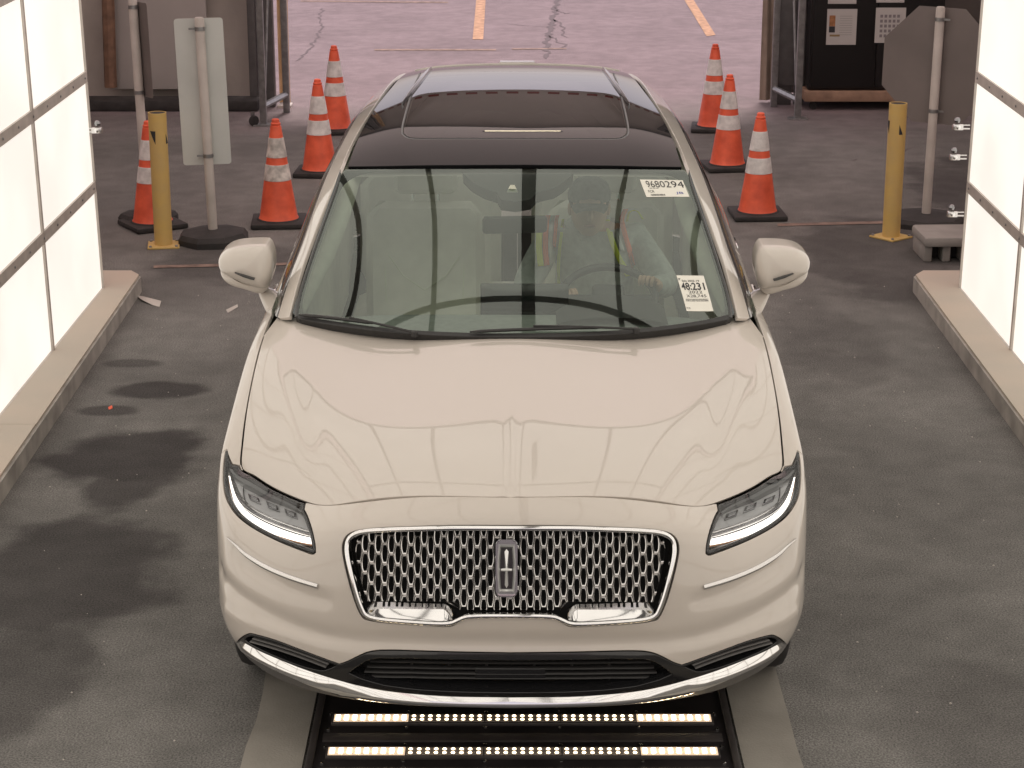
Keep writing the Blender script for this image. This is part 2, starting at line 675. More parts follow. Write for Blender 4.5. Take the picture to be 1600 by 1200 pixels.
def seg_dist(P, line):
    """signed-ish distance of points P to 3D polyline; returns distance, and along-fraction"""
    line = np.array(line, float)
    best = np.full(len(P), 1e9)
    frac = np.zeros(len(P))
    L = np.concatenate([[0], np.cumsum(np.linalg.norm(np.diff(line, axis=0), axis=1))])
    for i in range(len(line) - 1):
        a, b = line[i], line[i + 1]
        d = b - a
        t = np.clip(((P - a) @ d) / (d @ d), 0, 1)
        q = a + t[:, None] * d
        r = np.linalg.norm(P - q, axis=1)
        u = r < best
        best[u] = r[u]
        frac[u] = (L[i] + t[u] * (L[i + 1] - L[i])) / L[-1]
    return best, frac

def rrect(w, h, r, taper=1., n=5):
    pts = []
    for cx, cz, a0 in ((1, 1, 0), (-1, 1, 90), (-1, -1, 180), (1, -1, 270)):
        for k in range(n + 1):
            a = R(a0 + 90 * k / n)
            x = cx * (w / 2 - r) + r * math.cos(a); z = cz * (h / 2 - r) + r * math.sin(a)
            if cz < 0: x *= taper
            pts.append((x, z))
    return pts
# ================================================================== THE SETTING
def node_mat(name, rough=.9):
    m = principled(name, (.1, .1, .1), rough)
    return m, m.node_tree.nodes, m.node_tree.links, m.node_tree.nodes['Principled BSDF']
def math_n(N, L, op, a, b=None, c=None, clamp=False):
    n = N.new('ShaderNodeMath'); n.operation = op; n.use_clamp = clamp
    for k, x in enumerate((a, b, c)):
        if x is None: continue
        if hasattr(x, 'is_linked') or hasattr(x, 'links'): L.new(x, n.inputs[k])
        else: n.inputs[k].default_value = x
    return n.outputs[0]
def noise_n(N, L, vec, scale, detail=5, rough=.55):
    n = N.new('ShaderNodeTexNoise')
    n.inputs['Scale'].default_value = scale; n.inputs['Detail'].default_value = detail; n.inputs['Roughness'].default_value = rough
    L.new(vec, n.inputs['Vector'])
    return n.outputs['Fac']
def mix_n(N, L, f, a, b):
    n = N.new('ShaderNodeMix'); n.data_type = 'RGBA'
    for x, k in ((f, 'Factor'), (a, 'A'), (b, 'B')):
        if hasattr(x, 'links'): L.new(x, n.inputs[k])
        elif k == 'Factor': n.inputs[k].default_value = x
        else: n.inputs[k].default_value = (*x, 1)
    return n.outputs['Result']
def ramp_n(N, L, v, lo, hi, a=0., b=1.):
    n = N.new('ShaderNodeMapRange')
    n.interpolation_type = 'SMOOTHSTEP'
    n.inputs['From Min'].default_value = lo; n.inputs['From Max'].default_value = hi
    n.inputs['To Min'].default_value = a; n.inputs['To Max'].default_value = b
    L.new(v, n.inputs['Value'])
    return n.outputs['Result']

m_asph, N, L, B = node_mat('asphalt', .92)
geo = N.new('ShaderNodeNewGeometry')
pos = geo.outputs['Position']
sep = N.new('ShaderNodeSeparateXYZ'); L.new(pos, sep.inputs[0])
px_, py_ = sep.outputs['X'], sep.outputs['Y']
nA = noise_n(N, L, pos, .9, 6)
nB = noise_n(N, L, pos, 6, 5)
nC = noise_n(N, L, pos, 140, 3, .7)
nD = noise_n(N, L, pos, 420, 2, .6)
base = mix_n(N, L, ramp_n(N, L, nA, .35, .65), (.160, .154, .146), (.215, .207, .196))
old_daylit = mix_n(N, L, ramp_n(N, L, nA, .3, .7), (.205, .164, .172), (.246, .196, .206))  # older asphalt outside the tent, daylight brightness put into its colour
yw = math_n(N, L, 'ADD', py_, math_n(N, L, 'MULTIPLY', math_n(N, L, 'SUBTRACT', nA, .5), 3.0))
fY = math_n(N, L, 'MAXIMUM', ramp_n(N, L, yw, 16.2, 19.0), ramp_n(N, L, yw, -11.5, -9.0, 1., 0.))  # pale tone also behind the camera, to bounce light onto the car front
colr = mix_n(N, L, fY, base, old_daylit)
# floor shade painted dark, plus oily stains: soft, noise-edged ellipses at measured spots (x, y, rx, ry, strength)
def spot(px):
    (u0, v0, u1, v1), st = px[:4], px[4]
    a = on_z((u0 + u1) / 2, (v0 + v1) / 2); b = on_z(u1, (v0 + v1) / 2); t_ = on_z((u0 + u1) / 2, v0); bt = on_z((u0 + u1) / 2, v1)
    return a[0], a[1], abs(b[0] - a[0]), abs(t_[1] - bt[1]) / 2, st
stain_shade = [spot(p) for p in [(60,668,335,762,.80),(130,700,262,800,.72),(170,595,325,622,.75),(115,633,222,650,.65),(160,560,255,575,.55),(-90,800,280,1010,.70),(-60,930,150,1150,.55),(1380,1030,1700,1240,.28),(1200,470,1380,600,.25),(1240,330,1520,470,.50),(240,380,520,440,.45),(1430,240,1640,360,.6)]]
dist_v = N.new('ShaderNodeTexNoise'); dist_v.inputs['Scale'].default_value = 3.2; dist_v.inputs['Detail'].default_value = 4
L.new(pos, dist_v.inputs['Vector'])
dn = math_n(N, L, 'MULTIPLY', math_n(N, L, 'SUBTRACT', dist_v.outputs['Fac'], .5), 1.15)
mask = None
for (sx, sy, rx, ry, st) in stain_shade:
    dx = math_n(N, L, 'DIVIDE', math_n(N, L, 'SUBTRACT', px_, float(sx)), float(rx))
    dy = math_n(N, L, 'DIVIDE', math_n(N, L, 'SUBTRACT', py_, float(sy)), float(ry))
    d = math_n(N, L, 'SQRT', math_n(N, L, 'ADD', math_n(N, L, 'MULTIPLY', dx, dx), math_n(N, L, 'MULTIPLY', dy, dy)))
    k = math_n(N, L, 'MULTIPLY', ramp_n(N, L, math_n(N, L, 'ADD', d, dn), .72, 1.18, 1., 0.), st)
    mask = k if mask is None else math_n(N, L, 'MAXIMUM', mask, k)
colr = mix_n(N, L, mask, colr, (.034, .029, .030))
grain = ramp_n(N, L, nC, .25, .75, .45, 1.60)
grain2 = ramp_n(N, L, nB, .3, .7, .90, 1.10)
vm = N.new('ShaderNodeVectorMath'); vm.operation = 'SCALE'
L.new(colr, vm.inputs[0]); L.new(math_n(N, L, 'MULTIPLY', grain, grain2), vm.inputs['Scale'])
L.new(vm.outputs[0], B.inputs['Base Color'])
B.inputs['Roughness'].default_value = .95
B.inputs['Specular IOR Level'].default_value = .25
bp = N.new('ShaderNodeBump'); bp.inputs['Strength'].default_value = .8; bp.inputs['Distance'].default_value = .010
L.new(math_n(N, L, 'ADD', math_n(N, L, 'MULTIPLY', nC, .7), math_n(N, L, 'MULTIPLY', nD, .4)), bp.inputs['Height'])
L.new(bp.outputs['Normal'], B.inputs['Normal'])

gr = MB()
v = [gr.bm.verts.new(p) for p in ((-1500, -1500, 0), (1500, -1500, 0), (1500, 1500, 0), (-1500, 1500, 0))]
gr.bm.faces.new(v)
tag(gr.build('ground', m_asph), kind='structure')

m_conc = vary(principled('lane_concrete', (.27, .25, .22), .85), 3, .2, .001, 120)
m_slab = vary(principled('platform_board', (.58, .525, .445), .75), 1.6, .18, .0006, 60, second=(.56, .47, .385), coords='World')
m_edge = vary(principled('platform_edge', (.40, .375, .34), .85), 6, .3, .001, 90)
m_alu = vary(principled('aluminium_frame', (.52, .47, .425), .5, .1), 10, .12)
m_galv = vary(principled('galvanised_steel', (.30, .30, .30), .42, .75), 18, .2)
m_panel = principled('lit_diffuser', (.34, .325, .30), .6, emit=(1.0, .935, .85), estr=.86)
m_yel = vary(principled('yellow_paint', (.80, .55, .17), .5), 9, .14, second=(.60, .42, .17))
m_line = vary(principled('faded_line_paint', (.42, .25, .155), .9), 14, .35)
m_line2 = vary(principled('worn_line_paint', (.235, .165, .135), .9), 14, .4)
m_orange = vary(principled('cone_orange', (.95, .13, .06), .5), 9, .28, coords='World')
m_white = vary(principled('reflective_collar', (.74, .71, .69), .45), 20, .22, coords='World')
m_dirty = vary(principled('scuffed_collar', (.62, .57, .53), .6), 16, .5)
m_rub = vary(principled('black_rubber_base', (.035, .032, .031), .8), 12, .3)
m_pvc = vary(principled('weathered_pole', (.52, .48, .44), .6), 5, .15)
m_signb = vary(principled('sign_back', (.60, .62, .59), .6), 3, .06)
m_signd = vary(principled('sign_back_dull', (.19, .165, .155), .65, .1), 3, .1)
m_fab = vary(principled('tent_fabric', (.42, .38, .345), .9), 2.2, .14, .006, 7)
m_fab2 = vary(principled('tent_panel_board', (.44, .41, .39), .85), 1.2, .08)
m_wood = vary(principled('brown_wood', (.20, .115, .075), .75), 12, .3)
m_wood2 = vary(principled('dolly_wood', (.30, .19, .13), .75), 12, .25)
m_steel = vary(principled('grey_steel', (.115, .11, .11), .55, .2), 9, .2)
m_tan = vary(principled('tan_curtain', (.62, .42, .24), .85), 6, .15)
m_black = principled('cabinet_black', (.010, .009, .009), .35)
m_paper = principled('paper', (.50, .48, .46), .8)
m_ink = principled('ink_black', (.03, .03, .035), .7)
m_plast = vary(principled('grey_plastic_block', (.30, .28, .26), .75), 5, .15)
mt_roof = bpy.data.materials.new('tent_roof_fabric'); mt_roof.use_nodes = True
_N, _L = m_panel.node_tree.nodes, m_panel.node_tree.links
_g = _N.new('ShaderNodeNewGeometry'); _n1 = noise_n(_N, _L, _g.outputs['Position'], 1.3, 3)
_L.new(ramp_n(_N, _L, _n1, .3, .7, .74, .86), _N['Principled BSDF'].inputs['Emission Strength'])
n_ = mt_roof.node_tree.nodes; l_ = mt_roof.node_tree.links; n_.clear()
o1 = n_.new('ShaderNodeOutputMaterial'); mx = n_.new('ShaderNodeMixShader'); d1 = n_.new('ShaderNodeBsdfDiffuse'); t1 = n_.new('ShaderNodeBsdfTranslucent')
d1.inputs['Color'].default_value = (.62, .57, .52, 1); t1.inputs['Color'].default_value = (.85, .77, .72, 1)
mx.inputs[0].default_value = .60
l_.new(d1.outputs[0], mx.inputs[1]); l_.new(t1.outputs[0], mx.inputs[2]); l_.new(mx.outputs[0], o1.inputs['Surface'])

# platforms under the light walls
def slab(name_side, x0, x1):
    s_ = 1 if x1 > x0 else -1
    o = empty('raised_platform'); tag(o, kind='structure')
    yb, ye = 1.0, 11.93
    for k, (ya, yz) in enumerate(((yb, 4.18), (4.184, 6.62), (6.624, 9.06), (9.064, ye))):
        mb = MB()
        if k == 3: mb.prism([(x0 + s_ * .012, ya), (x0 + s_ * .012, ye - .10), (x0 + s_ * .075, ye), (x1, ye), (x1, ya)], .012, 'z', .092)
        else: mb.prism([(x0 + s_ * (.012 + .001 * k), ya), (x0 + s_ * (.012 + .001 * k), yz), (x1, yz), (x1, ya)], .012 - .001 * (k % 2), 'z', .092)
        mb.build('top_board', m_slab, o, smooth=False)
    mb = MB()
    mb.prism([(x0, yb), (x0, ye - .10), (x0 + s_ * .07, ye + .01), (x1, ye + .01), (x1, yb)], .091, 'z', 0.0)
    mb.build('platform_base', m_edge, o, smooth=False)
    mb = MB()
    for y in (3.5, 6.1, 8.7): pass
    mb.bm.free()
    return o
slab('l', -2.175, -4.2)
slab('r', 2.355, 4.4)

# light walls
CW, RH, Z0 = 1.26, .62, .075
def wall(side, xf, ylast, label):
    W = empty('light_wall', (0, 0, 0), label=label, cat='light wall')
    ncol, nrow = 16, 6  # columns behind the camera are unseen, added as front fill light
    c0 = lambda y, z, o=0.: (xf(y, z) + side * o, y, z)
    for i in range(ncol):
        for j in range(nrow):
            ya, yb = ylast - CW * (i + 1), ylast - CW * i
            za, zb = Z0 + RH * j, Z0 + RH * (j + 1)
            mb = MB()
            g = .012
            P_ = [c0(ya + g, za + .026), c0(yb - g, za + .026), c0(yb - g, zb - .026), c0(ya + g, zb - .026)]
            Q_ = [(p[0] + side * .02, p[1], p[2]) for p in P_]
            a = [mb.bm.verts.new(p) for p in P_]; b = [mb.bm.verts.new(p) for p in Q_]
            mb.bm.faces.new(a); mb.bm.faces.new(b[::-1])
            for t in range(4): mb.bm.faces.new((a[t], a[(t + 1) % 4], b[(t + 1) % 4], b[t]))
            mb.build('diffuser_panel', m_panel, W, smooth=False)
    def bar(ya, za, yb, zb, w, dpt, name):
        mb = MB()
        d = Vector((0, yb - ya, zb - za)).normalized(); n2 = Vector((0, -d.z, d.y)) * w / 2
        vs = []
        for (y, z) in ((ya, za), (yb, zb)):
            for sg in (-1, 1):
                for dd in (-.012, dpt):
                    q = (y + n2.y * sg, z + n2.z * sg)
                    vs.append(mb.bm.verts.new(c0(q[0], q[1], dd)))
        for f in ((0, 1, 3, 2), (4, 6, 7, 5), (0, 4, 5, 1), (2, 3, 7, 6), (0, 2, 6, 4), (1, 5, 7, 3)): mb.bm.faces.new([vs[k] for k in f])
        return mb.build(name, m_alu, W, smooth=False)
    for j in range(nrow + 1):
        b_ = bar(ylast - CW * ncol, Z0 + RH * j, ylast, Z0 + RH * j, .060, .05, 'frame_rail')
        for i in range(0, 12):
            y = ylast - .07 - i * .30
            z = Z0 + RH * j
            q = c0(y, z, -.014)
            MB().lathe([(.007, 0), (.007, .003), (.003, .005)], q, 8, Matrix.Rotation(-side * math.pi / 2, 3, 'Y')).build('screw', m_galv, b_) if j < 4 else None
    for i in range(ncol + 1):
        y = ylast - CW * i
        bar(y - (.004 if i == 0 else 0), Z0, y - (.004 if i == 0 else 0), Z0 + RH * nrow, .028 if i else .008, .045, 'frame_upright')
    mb = MB()
    for i in range(ncol):
        mb = MB(); q = c0(ylast - .08 - CW * i * 1.0, .09, .10)
        mb.box((q[0], q[1], .099), (.14, .06, .014)); mb.build('foot', m_rub, W)
    mb = MB()
    q = [c0(ylast - .01, Z0, .05), c0(ylast - .01, Z0 + RH * nrow, .05), c0(ylast - CW * ncol, Z0 + RH * nrow, .05), c0(ylast - CW * ncol, Z0, .05)]
    vv = [mb.bm.verts.new(p) for p in q] + [mb.bm.verts.new((p[0] + side * .02, p[1], p[2])) for p in q]
    mb.bm.faces.new(vv[:4]); mb.bm.faces.new(vv[4:][::-1])
    for t in range(4): mb.bm.faces.new((vv[t], vv[(t + 1) % 4], vv[4 + (t + 1) % 4], vv[4 + t]))
    mb.build('back_board', m_fab2, W, smooth=False)
    return W
WL = wall(-1, lambda y, z: -2.343 - .020 * z - .018 * (11.53 - y), 11.53, 'glowing white panel wall left of the car, on the raised platform')
WR = wall(1, lambda y, z: 2.567 + .012 * z + .004 * (11.53 - y), 11.53, 'glowing white panel wall right of the car, on the raised platform')
# ceiling of light panels over the lane (out of frame, mirrored in hood and windshield)
CE = empty('overhead_light_panel', (0, 0, 0), label='overhead ceiling of glowing panels with dark bars, mirrored in the hood and windshield', cat='ceiling light')
m_bar = principled('dark_frame_bar', (.13, .12, .115), .6)
xs = [.115 + .80 * k for k in range(-3, 4)]
ys_ = [10.95, 8.30, 5.65, 3.0, .35, -2.3, -4.95, -7.6]  # rows behind the camera added to throw fill light on the bumper
ZC = 3.82
for i in range(6):
    for j in range(7):
        xa = xs[i] + (.055 if i == 3 else .022); xb = xs[i + 1] - (.055 if i + 1 == 3 else .022)
        MB().box(((xa + xb) / 2, (ys_[j] + ys_[j + 1]) / 2, ZC + .02), (xb - xa, ys_[j] - ys_[j + 1] - .05, .02)).build('diffuser_panel', m_panel, CE, smooth=False)
for i, x in enumerate(xs):
    MB().box((x, (ys_[0] + ys_[-1]) / 2, ZC + .015), (.11 if i == 3 else .044, ys_[0] - ys_[-1] + .05, .06)).build('frame_bar', m_bar, CE, smooth=False)
for y in ys_:
    MB().box((xs[3], y, ZC + .014), (xs[-1] - xs[0], .05, .058)).build('cross_bar', m_bar, CE, smooth=False)
MB().box((xs[3], (ys_[0] + ys_[-1]) / 2, ZC + .06), (xs[-1] - xs[0], ys_[0] - ys_[-1], .02)).build('back_board', m_fab2, CE, smooth=False)

# clamps on the ends of the walls
def clamp(u, v, y, side, label):
    q = on_y(u, v, y)
    o = empty('wall_clamp', tuple(q), 0, label=label, cat='clamp', group='metal clamps on the ends of the light walls')
    mb = MB(); mb.box((0, 0, -.012), (.058, .03, .034), None, .004); mb.build('clamp_plate', satin_chrome, o)
    mb = MB(); mb.box((side * .045, 0, -.020), (.04, .022, .008)); mb.box((side * .045, 0, .0), (.04, .022, .006)); mb.build('clamp_arm', satin_chrome, o)
    MB().lathe([(.013, 0), (.013, .006), (.006, .01)], (0, -.015, -.012), 14, Matrix.Rotation(math.pi / 2, 3, 'X')).build('bolt', chrome, o)
    mb = MB(); mb.lathe([(.004, -.004), (.016, .0), (.020, .012), (.014, .026), (.004, .03)], (-side * .004, 0, .014), 14); mb.build('knob', chrome_dark, o)
clamp(151, 200, 11.53, -1, 'small metal clamp on the end of the left light wall')
clamp(1497, 195, 11.53, 1, 'topmost of the three metal clamps on the right wall end')
clamp(1492, 242, 11.53, 1, 'middle of the three metal clamps on the right wall end')
clamp(1488, 331, 11.53, 1, 'lowest of the three metal clamps on the right wall end')

# lane: concrete strips, light bed
for nm, xa, xb in (('l', -.855, -.665), ('r', .735, .925)):
    mb = MB()
    n = 60
    rng = random.Random(5 if nm == 'l' else 9)
    pts_l, pts_r = [], []
    for k in range(n + 1):
        y = .5 + (12.0 - .5) * k / n
        w = rng.uniform(-.008, .008)
        pts_l.append((xa + (w if nm == 'l' else 0), y)); pts_r.append((xb + (w if nm == 'r' else 0), y))
    poly = pts_l + pts_r[::-1]
    mb.prism(poly, .010, 'z', .0)
    tag(mb.build('concrete_strip', m_conc, smooth=False), kind='structure')
bed = empty('inspection_light_bed', (.035, 0, 0), label='black floor light bed with rows of glowing lamps in front of the car', cat='light bed')
m_bed = vary(principled('bed_plate', (.020, .017, .018), .45, .1), 7, .35, .0005, 200)
m_bed2 = vary(principled('bed_rail', (.05, .043, .042), .5, .2), 9, .3)
m_led = principled('lamp_emitter', (.9, .85, .7), .4, emit=(1.0, .80, .50), estr=9.0)
m_ledc = principled('lamp_core', (.9, .85, .7), .4, emit=(1.0, .88, .66), estr=7.0)
m_led2 = principled('lamp_emitter_small', (.9, .85, .7), .4, emit=(1.0, .78, .50), estr=5.0)
m_cov = principled('lamp_cover', (.30, .26, .23), .35)
m_cov2 = principled('lamp_cover_bright', (.62, .50, .40), .4, emit=(1.0, .72, .48), estr=.55)
MB().box((0, 6.4, .004), (1.372, 8.8, .010)).build('bed_floor', m_bed, bed, smooth=False)
for sx in (-.678, .678):
    MB().box((sx, 6.4, .013), (.022, 8.8, .022), None, .003).build('side_rail', m_bed2, bed)
for y in (6.48, 6.115, 5.88, 5.65):
    MB().box((0, y, .0125), (1.30, .055, .007), None, .0015).build('cover_plate', m_bed2, bed)
led_me = led2_me = scr_me = None
for ri, y in enumerate((6.70, 6.235, 6.00, 5.765)):
    br = MB().box((0, y, .016), (1.262, .066, .014), None, .003).build('light_bar', m_bed2, bed)
    for k in range(5):
        x0 = -.625 + .25 * k
        big = k in (0, 4)
        MB().box((x0 + .125, y, .0235), (.246, .052, .003)).build('lamp_cover', m_cov2 if big else m_cov, br, smooth=False)
        for q in range(9):
            x = x0 + .0155 + .0272 * q
            if big:
                if led_me is None:
                    led_me = MB().box((0, 0, 0), (.0135, .034, .003), None, .0014).mesh('lamp', m_led)
                o = link('lamp', led_me, br); o.location = (x, y, .0262)
            else:
                for dy in (-.0125, .0125):
                    if led2_me is None:
                        led2_me = MB().lathe([(.0068, 0), (.0058, .002), (.002, .003)], n=8).mesh('small_lamp', m_led2)
                    o = link('small_lamp', led2_me, br); o.location = (x, y + dy, .0250)
    for sx in (-.655, -.39, -.125, .125, .39, .655):
        for dy in (-.055, .055):
            if scr_me is None:
                scr_me = MB().lathe([(.006, 0), (.006, .003), (.002, .005)], n=8).mesh('bolt', chrome)
            o = link('bolt', scr_me, bed); o.location = (sx * .975, y + dy, .0165 if abs(sx) < .6 else .010)

# painted lines and cracks
def sheet(pts, name, mat, z=.004, kind='structure'):
    mb = MB()
    mb.bm.faces.new([mb.bm.verts.new((p[0], p[1], z)) for p in pts])
    return tag(mb.build(name, mat, smooth=False), kind=kind)
def gq(*uv): return [on_z(u, v)[:2] for u, v in uv]
sheet(gq((738.5, 62), (755, 62), (760, -20), (746, -20)), 'parking_line', m_line)
sheet(gq((1104, 57), (1118, 55), (1071, -20), (1057, -20)), 'parking_line', m_line)
sheet(gq((585, 77), (775, 77), (775, 79.5), (585, 79.5)), 'worn_parking_line', m_line2)
sheet(gq((800, 76), (885, 75.5), (885, 77), (800, 78)), 'worn_parking_line', m_line2)
sheet(gq((470, 1), (700, 3), (700, 5), (470, 3)), 'worn_parking_line', m_line2)
sheet(gq((1215, 350), (1385, 346), (1385, 350), (1215, 354)), 'worn_lane_line', m_line2)
sheet(gq((240, 415.5), (450, 411), (450, 415), (240, 419.5)), 'worn_lane_line', m_line2)
m_crk = principled('crack_dark', (.125, .10, .105), .95)
def crack(path, w):
    rng = random.Random(len(path))
    mb = MB()
    pts = [on_z(u, v) for u, v in path]
    fine = []
    for a, b in zip(pts, pts[1:]):
        k = max(2, int(np.linalg.norm(b - a) / .09))
        for t in range(k): fine.append(a + (b - a) * t / k + np.array([rng.uniform(-.03, .03), rng.uniform(-.02, .02), 0]))
    fine.append(pts[-1])
    prev = None
    for i, p in enumerate(fine):
        ww = w * rng.uniform(.4, 1.2) * (1 if 0 < i < len(fine) - 1 else .2)
        cur = (mb.bm.verts.new((p[0] - ww, p[1], .003)), mb.bm.verts.new((p[0] + ww, p[1] + ww * .5, .003)))
        if prev: mb.bm.faces.new((prev[0], prev[1], cur[1], cur[0]))
        prev = cur
    tag(mb.build('pavement_crack', m_crk, smooth=False), kind='structure')
crack([(874, -20), (866, 25), (862, 45), (856, 60), (853, 92)], .032)
crack([(866, 30), (880, 42), (878, 55), (890, 60)], .012)
crack([(858, 55), (872, 66), (882, 70), (878, 78)], .012)
crack([(780, 36), (820, 40), (858, 43)], .008)
crack([(868, 12), (880, 22), (892, 20)], .012)
crack([(495, 62), (478, 82), (462, 96)], .014)
crack([(505, 12), (498, 28), (502, 45), (494, 62)], .010)
crack([(470, 5), (560, 3), (640, 6), (760, 1)], .010)
crack([(900, 255), (1240, 258), (1380, 246), (1440, 228)], .008)

# small stones
mb = MB()
rng = random.Random(3)
for k in range(150):
    x = rng.choice([rng.uniform(-2.1, -.95), rng.uniform(1.0, 2.3)])
    y = rng.uniform(5.6, 12)
    r = rng.uniform(.0015, .0045)
    mb.lathe([(r, 0), (r * .8, r * .7), (r * .2, r)], (x, y, .001), 5)
tag(mb.build('scattered_grit', principled('pale_grit', (.55, .50, .46), .8)), kind='stuff')
def strip_litter(u, v, pts, name, label, cat, mat):
    mb = MB(); o3 = [on_z(a, b, .006) for a, b in pts]
    mid = sum(o3) / len(o3)
    n = len(o3)
    a = [mb.bm.verts.new((p[0], p[1], .004 + .006 * math.sin(i * 1.7))) for i, p in enumerate(o3)]
    b = [mb.bm.verts.new((p[0], p[1], .0065 + .006 * math.sin(i * 1.7))) for i, p in enumerate(o3)]
    mb.bm.faces.new(a[::-1]); mb.bm.faces.new(b)
    for t in range(n): mb.bm.faces.new((a[t], a[(t + 1) % n], b[(t + 1) % n], b[t]))
    tag(mb.build(name, mat, smooth=False), label, cat)
strip_litter(230, 470, [(212, 461), (222, 470), (238, 476), (249, 478), (252, 471), (238, 468), (224, 462)], 'torn_tape', 'torn strip of grey tape lying by the end of the left platform', 'tape', m_pvc)
strip_litter(360, 480, [(353, 484), (371, 477), (372, 479), (356, 487)], 'litter_scrap', 'small flat grey scrap on the asphalt left of the car mirror', 'litter', m_pvc)
strip_litter(175, 637, [(169, 636.3), (175, 635), (176, 637), (170, 638.3)], 'red_scrap', 'tiny red scrap on the dark stain left of the car', 'litter', m_orange)

# ------------------------------------------------------------------ tent
tent = empty('tent', (0, 0, 0), label='large fabric tent over the lane with its rear end open to the parking lot', cat='tent')
YE = 18.45
def ripple(x0, x1, y, z0, z1, amp, per, seed, mat, name, par, nx_=60, nz=14, axis='x'):
    rg = random.Random(seed); ph = [rg.uniform(0, 6) for _ in range(6)]
    mb = MB()
    def f(a, b):
        x = x0 + (x1 - x0) * a; z = z0 + (z1 - z0) * b
        o = amp * (math.sin(x * per + ph[0] + .6 * math.sin(z * 2 + ph[1])) + .6 * math.sin(x * per * 2.3 + z * 2.2 + ph[2]) + .5 * math.sin(z * 5 + x * 2 + ph[3]))
        return (x, y + o, z) if axis == 'x' else (y + o, x, z)
    mb.grid(f, nx_, nz)
    o = mb.build(name, mat, par)
    return o
m_fab_ = m_fab
ripple(-6.2, -2.28, 18.35, .01, 4.6, .035, 4.2, 1, m_fab, 'end_curtain', tent)
ripple(2.5, 6.6, 18.9, .01, 4.6, .035, 4.0, 2, vary(principled('tent_fabric_dark', (.13, .115, .105), .9), 2.2, .14), 'end_curtain', tent)
ripple(-9.5, 18.4, -6.2, .05, 3.9, .03, 3.2, 3, m_fab, 'side_curtain', tent, 90, 10, 'y')
ripple(-9.5, 18.4, 6.6, .05, 3.9, .03, 3.2, 4, m_fab, 'side_curtain', tent, 90, 10, 'y')
mb = MB()
mb.grid(lambda a, b: (-6.3 + 13.0 * a, -9.5 + 28.0 * b, 3.9 + 1.5 * (1 - abs(2 * a - 1)) - .0), 24, 40)
mb.build('roof_canopy', mt_roof, tent)
MB().box((.15, YE, 4.30), (13.0, .10, 2.2)).build('header_beam', m_fab2, tent)
m_flag = principled('dull_red_cloth', (.20, .05, .045), .8)
for k in range(22):
    MB().box((-2.1 + .21 * k, YE - .06, 3.30), (.12, .02, .07)).build('header_flag', m_flag, tent)
m_lamp = principled('tent_lamp_glow', (.9, .85, .7), .5, emit=(1.0, .86, .60), estr=5.0)
lampo = empty('strip_lamp', (.1, 15.6, 4.55), label='lit strip lamp under the tent roof, mirrored in the car roof glass', cat='lamp')
MB().box((0, 0, 0), (.75, .09, .05), None, .01).build('lamp_tube', m_lamp, lampo); MB().box((0, 0, .05), (.8, .14, .05), None, .01).build('lamp_housing', m_galv, lampo)
for y in (-9.2, 18.2):
    mb = MB()
    for sx in (-1, 1):
        mb.tube([(.2 + sx * 6.3, y, 3.85), (.2, y, 5.30)], .04, 8)
    mb.build('roof_rafter', m_galv, tent)
    for x in (-6.05, 6.45):
        MB().tube([(x, y, 0), (x, y, 3.9)], .045, 8).build('tent_pole', m_galv, tent)
# openings edges
pL = on_z(452, 166); pR = on_z(1197, 160)
ripple(-2.05, -1.955, 18.28, .02, 4.4, .012, 60, 5, m_tan, 'curtain_edge', tent, 10, 14)
MB().box((-1.995, 18.18, .01), (.12, .16, .03), None, .005).build('anchor_plate', m_pvc, tent)
ripple(2.20, 2.33, 18.42, .02, 4.4, .012, 45, 6, vary(principled('grey_curtain_edge', (.33, .26, .21), .85), 6, .15), 'curtain_edge', tent, 10, 14)
for bx, by, w, d in ((-2.14, 18.22, .12, .14), (-2.26, 18.18, .07, .1)):
    MB().box((bx, by, 2.2), (w, d, 4.4), None, .008).build('end_post', m_steel, tent)
for bx, by, w, d in ((2.40, 18.35, .13, .14), (2.53, 18.3, .08, .1)):
    MB().box((bx, by, 2.2), (w, d, 4.4), None, .008).build('end_post', m_steel, tent)
MB().box((2.40, 18.27, .62), (.16, .02, .9), None, .01).build('post_cover', m_steel, tent)
# flat board and wooden posts on the left end
b0, b1 = on_y(176, 165, 18.2), on_y(328, 160, 18.2)
MB().box(((b0[0] + b1[0]) / 2, 18.22, 2.25), (b1[0] - b0[0], .03, 4.3 - .1), None, .004).build('end_board', m_fab2, tent)
for u in (168, 343):
    q = on_y(u, 60, 18.12)
    mb = MB(); mb.tube([(q[0], 18.14, .18 if u < 300 else 1.2), (q[0] + .03, 18.12, 1.2 if u < 300 else 2.4), (q[0] - .02, 18.14, 4.3)], .055, 8)
    mb.build('wooden_post', m_wood, tent)
mb = MB(); mb.box((-4.0, 18.05, .05), (3.6, .25, .10), None, .02); mb.build('curtain_ballast', m_rub, tent)

def door_frame(x0, x1, y, label, flip):
    o = empty('steel_stand', (0, 0, 0), label=label, cat='steel frame', group='galvanised frames beside the tent opening')
    w = .055
    mb = MB(); mb.box((x0, y, 1.6), (w, w, 3.2), None, .004); mb.build('front_post', m_galv, o)
    mb = MB(); mb.box((x1, y + .62, 1.6), (w, w, 3.2), None, .004); mb.build('rear_post', m_galv, o)
    mb = MB(); mb.tube([(x0, y + .02, .16), (x1, y + .62, .16)], .028, 6); mb.build('bottom_rail', m_galv, o)
    mb = MB(); mb.tube([(x0 + (x1 - x0) * .12, y + .06, .28), (x0 + (x1 - x0) * .9, y + .58, 2.9)], .010, 6); mb.build('brace', m_galv, o)
    mb = MB(); mb.box((x0, y, .006), (.16, .12, .012)); mb.build('foot_plate', m_galv, o)
    return o
f1 = on_z(412, 196)
door_frame(f1[0], f1[0] + .13, f1[1], 'galvanised stand left of the tent opening, behind the leftmost front cones', 0)
f2 = on_z(1246, 186)
